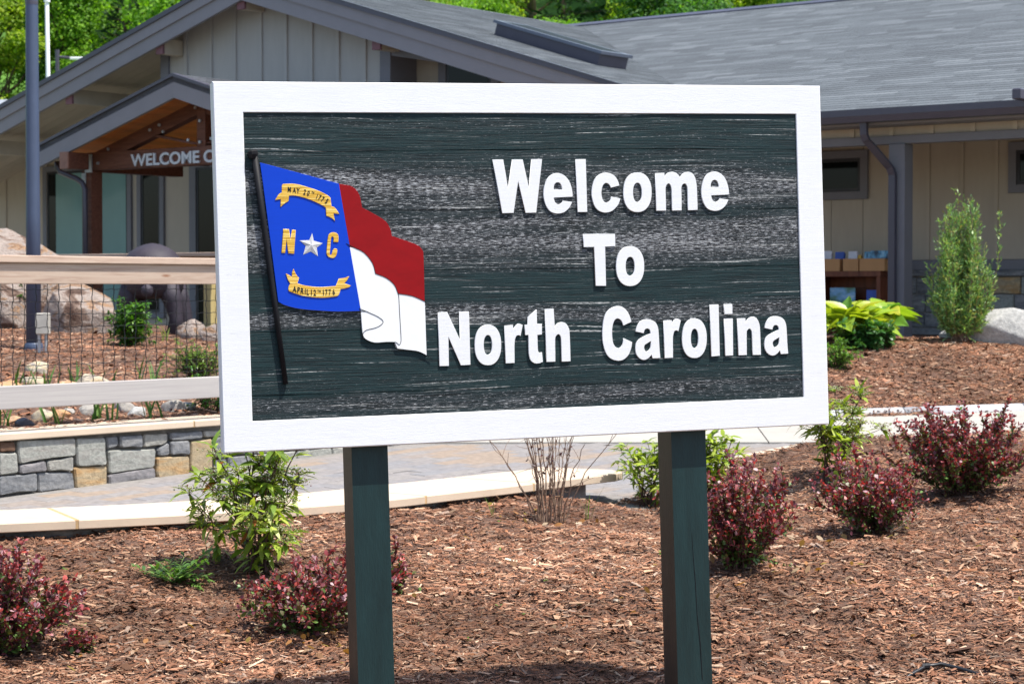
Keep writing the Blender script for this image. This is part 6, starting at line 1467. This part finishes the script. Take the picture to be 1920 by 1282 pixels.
# upright juniper: plumes of fine sprays
x, y, z = ground_at(1800, 640, zm, 18); rng = np.random.default_rng(95)
t = empty('juniper', (x, y, z), 0, 'upright feathery green juniper on the mound in front of the building wall', 'conifer')
polys, rad = [], []; B, D, N, L, C = [], [], [], [], []
for i in range(120):
    az = rng.uniform(0, 2*np.pi); q = rng.random()**.6; hz = rng.uniform(.25, 1.55); env = .29*min(1, hz/.5)*(1 - .62*max(0, (hz-.8)/.8)) + .02
    top = np.array([math.cos(az)*env*q*1.15, math.sin(az)*env*q, hz])
    if i == 0: top = np.array([-.02, 0, 1.64])
    if i == 1: top = np.array([.10, 0, 1.58])
    if i == 2: top = np.array([.43, 0, 1.38])
    if i == 3: top = np.array([-.22, 0, 1.38])
    p0 = np.array([rng.normal(0, .04), rng.normal(0, .04), 0]); mid = np.array([top[0]*1.0, top[1]*1.0, hz*.42])
    c_ = np.array([(1-s)**2*p0 + 2*s*(1-s)*mid + s*s*top for s in np.linspace(0, 1, 12)]) + rng.normal(0, .008, (12, 3))
    polys.append([tuple(p) for p in c_]); rad.append([.006*(1-.07*k) for k in range(12)])
    for k in range(3, 12):
        for q_ in range(4):
            ax = unit(c_[k]-c_[k-1]); dd = unit(ax*.9 + rng.normal(0, .42, 3)); tw = np.array(curve_pts(c_[k] - (c_[k]-c_[k-1])*rng.random(), dd, rng.uniform(.05, .13), 4, rng, .14, .10))
            for j in range(1, 5):
                for _ in range(2):
                    B.append(tw[j]); D.append(unit(unit(tw[j]-tw[j-1]) + rng.normal(0, .35, 3))); N.append(unit(rng.normal(0, 1, 3))); L.append(rng.uniform(.025, .055))
                    C.append([(.21,.38,.13),(.32,.47,.15),(.13,.26,.10),(.48,.50,.16),(.30,.22,.08)][rng.choice(5, p=[.36,.26,.2,.12,.06])])
L = np.array(L); link('foliage', leaves_mesh('foliage', B, D, N, L, L*.26, np.array(C)*rng.uniform(.75, 1.25, (len(L), 1)), MT['leaf'], .9, .8, .05, .1), t)
link('stems', tubes_mesh('stems', polys, rad, MT['twig_pale'], 4), t)

# dry fallen leaves caught round the shrubs, and a few seedlings
rng = np.random.default_rng(77); B, D, N, L, C = [], [], [], [], []
for cx, cy, sp, n_ in ((-.87, 9.0, .22, 46), (-.75, 8.9, .12, 16), (1.1, 9.9, .28, 24), (1.9, 10.9, .35, 24), (-2.1, 8.8, .4, 24), (.2, 12.2, .3, 24), (0, 10.2, 1.4, 60), (2.2, 9.6, .9, 30)):
    for _ in range(n_):
        x, y = rng.normal(cx, sp), rng.normal(cy, sp*.7); B.append((x, y, float(zbed(np.array(x), np.array(y))) + rng.uniform(.008, .022)))
        D.append((rng.normal(), rng.normal(), rng.uniform(-.1, .5))); N.append(unit(np.array([rng.normal(0, .5), rng.normal(0, .5), 1]))); L.append(rng.uniform(.025, .06))
        C.append([(.38,.24,.14),(.30,.16,.08),(.46,.34,.22),(.20,.10,.055),(.42,.19,.06)][rng.integers(5)])
L = np.array(L); tag(link('leaf_litter', leaves_mesh('leaf_litter', B, D, N, L, L*.5, np.array(C), MT['leaf'], .95, .85, -.25, .45)), kind='stuff')
B, D, N, L, C = [], [], [], [], []
for _ in range(26):
    x, y = rng.uniform(-2.2, 2.4), rng.uniform(8.6, 12.5); z = float(zbed(np.array(x), np.array(y)))
    for q_ in range(6): B.append((x, y, z + .006)); D.append((rng.normal(), rng.normal(), .9)); N.append((0, 0, 1.)); L.append(rng.uniform(.012, .028)); C.append([(.22,.38,.06),(.15,.28,.05)][q_ % 2])
L = np.array(L); tag(link('seedlings', leaves_mesh('seedlings', B, D, N, L, L*.45, np.array(C), MT['leaf'])), kind='stuff')

# ================================================================ ROCKS
import bmesh
def rock(name, label, cat, loc, size, seed, mat, rz=0, sub=4, rough=.28, group=None, flat=.25):
    bm = bmesh.new(); bmesh.ops.create_icosphere(bm, subdivisions=sub, radius=1)
    off = Vector((seed*3.7, seed*1.3, seed*2.9)); rr = random.Random(seed)
    planes = [(Vector((rr.uniform(-1,1), rr.uniform(-1,1), rr.uniform(-.4,1))).normalized(), rr.uniform(.52, .80)) for _ in range(14)]
    for v in bm.verts:
        p = v.co.normalized(); d = 1 + rough*noise.noise(p*1.3 + off) + rough*.45*noise.noise(p*3.1 + off) + rough*.2*noise.noise(p*7 + off)
        q = p*d
        for n_, c_ in planes:
            e = q.dot(n_) - c_
            if e > 0: q = q - n_*e*.85
        v.co = Vector((q.x*size[0], q.y*size[1], q.z*size[2]))
    me = bpy.data.meshes.new(name); bm.to_mesh(me); bm.free(); me.materials.append(MT[mat])
    for p in me.polygons: p.use_smooth = True
    o = link(name, me, None, loc, (0, 0, rz)); return tag(o, label, cat, group)
def rk(label, px, py, size, seed, mat, fz=zplant, y0=14.4, rz=0, name='rock', sink=.35, cat='rock', group='garden rocks in the planting bed', rough=.28):
    x, y, z = ground_at(px, py, fz, y0); return rock(name, label, cat, (x, y + size[1]*.6, z + size[2]*(1-sink) - size[2]*.3), size, seed, mat, rz, 4 if size[0] > .3 else 3, rough, group)
# the great sloping boulder behind the lamp post
rock('boulder', 'great sloping tan and brown boulder behind the lamp post', 'boulder', (-6.62, 26.0, 1.40), (1.25, .85, 1.02), 101, 'boulder', R(-8), 5, .22)
rock('boulder', 'mottled pinkish grey boulder low behind the lamp post, running down to the right', 'boulder', (-5.25, 25.4, 1.22), (.62, .55, .50), 102, 'boulder', R(-20), 5, .25)
rk('pinkish rock with a shaded face beside the sculpture', 352, 636, (.26, .22, .19), 103, 'boulder')
rk('pink and cream rock partly hidden by the sign edge behind the fence', 402, 640, (.26, .22, .20), 104, 'boulder')
rows_ = [(18, 735, .16, 'flat orange rock at the left edge behind the fence'), (60, 725, .15, 'pale grey rock behind the iris at the left'), (118, 735, .17, 'orange tan rock behind the middle of the fence'), (165, 730, .20, 'long pale tan flat rock right of the orange tan rock'), (62, 700, .15, 'grey flat rock above the tan rocks'),
         (28, 795, .10, 'reddish rock at the wall cap far left'), (45, 800, .085, 'dark grey rock on the wall cap'), (75, 790, .13, 'yellow tan rock on the wall cap'), (112, 785, .10, 'orange rock on the wall cap by the iris'), (128, 775, .07, 'small white grey rock on the wall cap'), (165, 778, .12, 'cream rock behind the low plants on the wall cap'), (232, 772, .13, 'pale flat grey rock above the wall'), (255, 780, .10, 'grey white rock at the wall middle'), (322, 772, .13, 'cream white rock above the wall cap joint'), (350, 768, .10, 'small grey rock near the sign edge above the wall')]
RM = ['rock_orange','rock','rock_orange','rock','rock','rock_orange','rock_dark','rock','rock_orange','rock_pale','rock_pale','rock_pale','granite','rock_pale','granite']
for i, (px, py, s_, lb) in enumerate(rows_):
    rk(lb, px, py, (s_, s_*.75, s_*random.uniform(.45, .65)), 110 + i, RM[i], rz=random.uniform(-.6, .6))
x, y, z = ground_at(1880, 648, zm, 18)
rock('boulder', 'pale speckled granite boulder on the mound right of the juniper', 'boulder', (x + .12, y + .35, z + .14), (.80, .45, .36), 139, 'granite', R(-14), 5, .16)
# stone beside the cap and a scrap of white plastic near the seat wall
x, y, z = ground_at(82, 996, zbed); rock('rock', 'small pinkish stone in the mulch against the seat wall at the left', 'rock', (x, y - .03, z + .02), (.055, .04, .03), 132, 'rock', .3, 3)
x, y, z = ground_at(1155, 1132, zbed); rock('rock', 'small mauve grey stone in the mulch between the posts', 'rock', (x, y, z + .012), (.02, .016, .014), 133, 'rock', .5, 3)
x, y, z = ground_at(735, 944, zbed); rock('rock', 'small white grey stone at the seat wall just right of the left post', 'rock', (x, y - .02, z + .015), (.035, .025, .02), 134, 'granite', .2, 3)
# irrigation hose half buried at the bottom right
t = empty('irrigation_hose', (*ground_at(1765, 1258, zbed)[:2], .05), 0, 'black irrigation hose half buried in the mulch at the bottom right', 'hose')
o0 = t.location.copy(); pts = []
for px, py, dz in ((1690, 1270, -.012), (1706, 1265, .008), (1735, 1257, .018), (1765, 1254, .022), (1800, 1258, .018), (1832, 1264, .006), (1848, 1268, -.015)):
    x, y, z = ground_at(px, py + 4, zbed, 6.5); pts.append((x - o0.x, y - o0.y, z + dz - o0.z))
m = MB(); m.tube(pts, .0085, 8); m.build('hose', MT['hose'], t, smooth=True)
m = MB(); m.tube([Vector(pts[2]) + Vector((-.012, 0, 0)), Vector(pts[2]) + Vector((.02, -.003, .003))], .0125, 8); m.build('coupling', MT['hose'], t)

# ================================================================ WOODED HILLSIDE
def zhill(X, Y): return np.interp(Y, [44, 60, 80, 110, 170, 260], [-.4, .6, 4.5, 17, 48, 95]) + 3*vnoise(X, Y, .05, 6) + 1.2*vnoise(X, Y, .15, 8)
grid('hill', lambda a, b: (-130 + 260*a, 46 + 210*b), zhill, 80, 70, MT['hill'], kind='structure')
TP = {'bright': [(.13,.28,.018),(.19,.37,.028),(.08,.19,.015),(.27,.43,.045)], 'yellow': [(.22,.34,.02),(.29,.40,.028),(.13,.23,.015),(.36,.45,.045)], 'deep': [(.05,.15,.025),(.085,.21,.035),(.035,.10,.022),(.12,.27,.04)]}
def tree_proto(kind, seed, H, CR, leaf, nl):
    rng = np.random.default_rng(seed); t = empty(kind[1], (0, 0, 0))
    polys, rad = [], []
    trunk = [(rng.normal(0, .03)*k, rng.normal(0, .03)*k, H*.62*k/6 - .6) for k in range(7)]; polys.append(trunk); rad.append([.24*(1-.1*k) for k in range(7)])
    cl = []
    for i in range(34):
        q = rng.random(); zc = H*(.28 + .68*q); env = CR*math.sin(math.pi*min(.97, .22 + .72*q))**.7; az = rng.uniform(0, 2*np.pi); r0 = env*rng.uniform(.35, 1)
        cl.append((np.array([r0*math.cos(az), r0*math.sin(az), zc]), CR*rng.uniform(.24, .40)))
        b = np.array(trunk[min(6, int(zc/H*7))]); polys.append([tuple(b), tuple((b + cl[-1][0])/2 + np.array([0, 0, -.3])), tuple(cl[-1][0])]); rad.append([.07, .05, .02])
    per = nl//len(cl); B, D, C, NN = [], [], [], []
    for c_, r0 in cl:
        p = unit(rng.normal(0, 1, (per, 3))); rr = r0*rng.random((per, 1))**.42; B.append(c_ + p*rr*np.array([1.15, 1.15, .72])); D.append(unit(p + rng.normal(0, .6, (per, 3)) - np.array([0, 0, .25]))); 
        C.append(pick(TP[kind[0]], (.4,.3,.2,.1), per, rng, .2)*rng.uniform(.8, 1.2)); NN.append(unit(p*.8 + rng.normal(0, .45, (per, 3)) + np.array([0, 0, .7])))
    B = np.concatenate(B); D = np.concatenate(D); C = np.concatenate(C); L = rng.uniform(.6, 1.25, len(B))*leaf
    link('crown', leaves_mesh('crown', B, unit(rng.normal(0, 1, (len(B), 3))), np.concatenate(NN), L, L*.62, C, MT['leaf_tree'], 1, .85, .15, .2), t)
    link('trunk', tubes_mesh('trunk', polys, rad, MT['bark'], 5), t); return t
def conifer_proto(seed, H):
    rng = np.random.default_rng(seed); t = empty('pine_tree', (0, 0, 0)); B, D, L, C = [], [], [], []; polys = [[(0, 0, -.6), (0, 0, H*.5), (0, 0, H*.97)]]; rad = [[.2, .12, .02]]
    for i in range(110):
        q = rng.random(); z = H*(.12 + .86*q); ln = H*.26*(1-q)**.8*rng.uniform(.7, 1.1) + .15; az = rng.uniform(0, 2*np.pi); d = np.array([math.cos(az), math.sin(az), -.05 + .25*q])
        polys.append([(0, 0, z), tuple(np.array([0, 0, z]) + d*ln)]); rad.append([.03, .008])
        for k in range(int(18*ln) + 6):
            tt = rng.random()**.7; B.append(np.array([0, 0, z]) + d*ln*tt + rng.normal(0, .10, 3)); D.append(unit(d + rng.normal(0, .5, 3) + np.array([0, 0, .2]))); L.append(rng.uniform(.18, .42)); C.append([(.035,.085,.035),(.055,.115,.045),(.02,.055,.022)][rng.integers(3)])
    L = np.array(L); link('crown', leaves_mesh('crown', np.array(B), np.array(D), unit(rng.normal(0, 1, (len(L), 3)) + np.array([0, 0, 1])), L, L*.28, np.array(C), MT['leaf_tree'], 1, .8, .1, .2), t)
    link('trunk', tubes_mesh('trunk', polys, rad, MT['bark'], 4), t); return t
protos = [tree_proto(('bright', 'broadleaf_tree'), 201, 9.5, 3.4, .16, 30000), tree_proto(('yellow', 'broadleaf_tree'), 202, 8.5, 3.0, .16, 28000), tree_proto(('deep', 'broadleaf_tree'), 203, 10, 3.2, .16, 30000), tree_proto(('bright', 'broadleaf_tree'), 204, 8, 3.6, .17, 30000), conifer_proto(205, 9.5)]
TL = ['bright green leafy tree on the wooded hillside behind the roofs', 'yellow green leafy tree on the wooded hillside behind the roofs', 'deep green leafy tree on the wooded hillside behind the roofs', 'broad spreading green tree on the wooded hillside behind the roofs', 'blue green pine tree on the wooded hillside behind the roofs']
rng = np.random.default_rng(9); used = [False]*5; cnt = 0
def plant_tree(k, X, Y, s_, label=None):
    global cnt
    o = protos[k] if not used[k] else copy_tree(protos[k]); used[k] = True
    o.location = (X, Y, float(zhill(np.array(X), np.array(Y)))); o.rotation_euler = (0, 0, rng.uniform(0, 6.28)); o.scale = (s_*rng.uniform(.9, 1.1), s_*rng.uniform(.9, 1.1), s_); tag(o, label or TL[k], 'tree', 'trees on the hillside'); cnt += 1
plant_tree(4, -15.2, 82, .95, 'blue green pine tree standing right of the flagpole on the hillside')
plant_tree(0, -17.7, 84, .9, 'bright green tree directly behind the flagpole on the hillside')
plant_tree(3, -13.0, 84, .85, 'spreading green tree just above the street light on the hillside')
plant_tree(2, -18.6, 92, 1.1, 'deep green tree behind the flagpole, second row on the hillside')
plant_tree(1, -20.5, 83, 1.0, 'yellow green tree at the top left behind the lamp post')
ZONES = [(-1e9, 'beyond the left edge of the shed roof'), (45, 'left of the lamp post'), (90, 'between the lamp post and the flagpole'), (150, 'just right of the flagpole'), (225, 'above the middle of the left roof slope'), (300, 'high above the left roof slope'), (380, 'behind the gable peak'), (640, 'right of the gable peak'), (770, 'above the gable ridge'), (880, 'above the top of the skylight'), (980, 'above where the two roofs meet'), (1090, 'above the long ridge\'s left end'), (1210, 'above the long ridge, left of middle'), (1330, 'above the middle of the long ridge'), (1450, 'above the long ridge, right of middle'), (1560, 'where the long ridge leaves the photo'), (1680, 'behind the long roof beyond the photo edge')]
seen = set()
KIND = ['bright green leafy tree', 'yellow green leafy tree', 'deep green leafy tree', 'spreading green tree', 'blue green pine tree']
for row, Y in enumerate((80, 92, 106, 124)):
    half = Y*.262 + 2; nT = int(2*half/(4.2 if row < 2 else 5))
    for i in range(nT):
        X = -half + 2*half*(i + .5)/nT + rng.uniform(-1, 1); yy = Y + rng.uniform(-3, 3); px = 960 + 3900*X/yy
        if row == 0 and -23 < X < -13: continue
        if 400 < px < 620 and row > 0: continue
        k = int(rng.choice(5, p=[.36,.22,.16,.22,.04]))
        zone = [z for lo, z in ZONES if px >= lo][-1]
        lb = KIND[k] + (' low on the hillside ', ' in the second row ', ' farther uphill ', ' highest uphill ')[row] + zone
        if lb not in seen: seen.add(lb); plant_tree(k, X, yy, rng.uniform(.85, 1.25), lb)
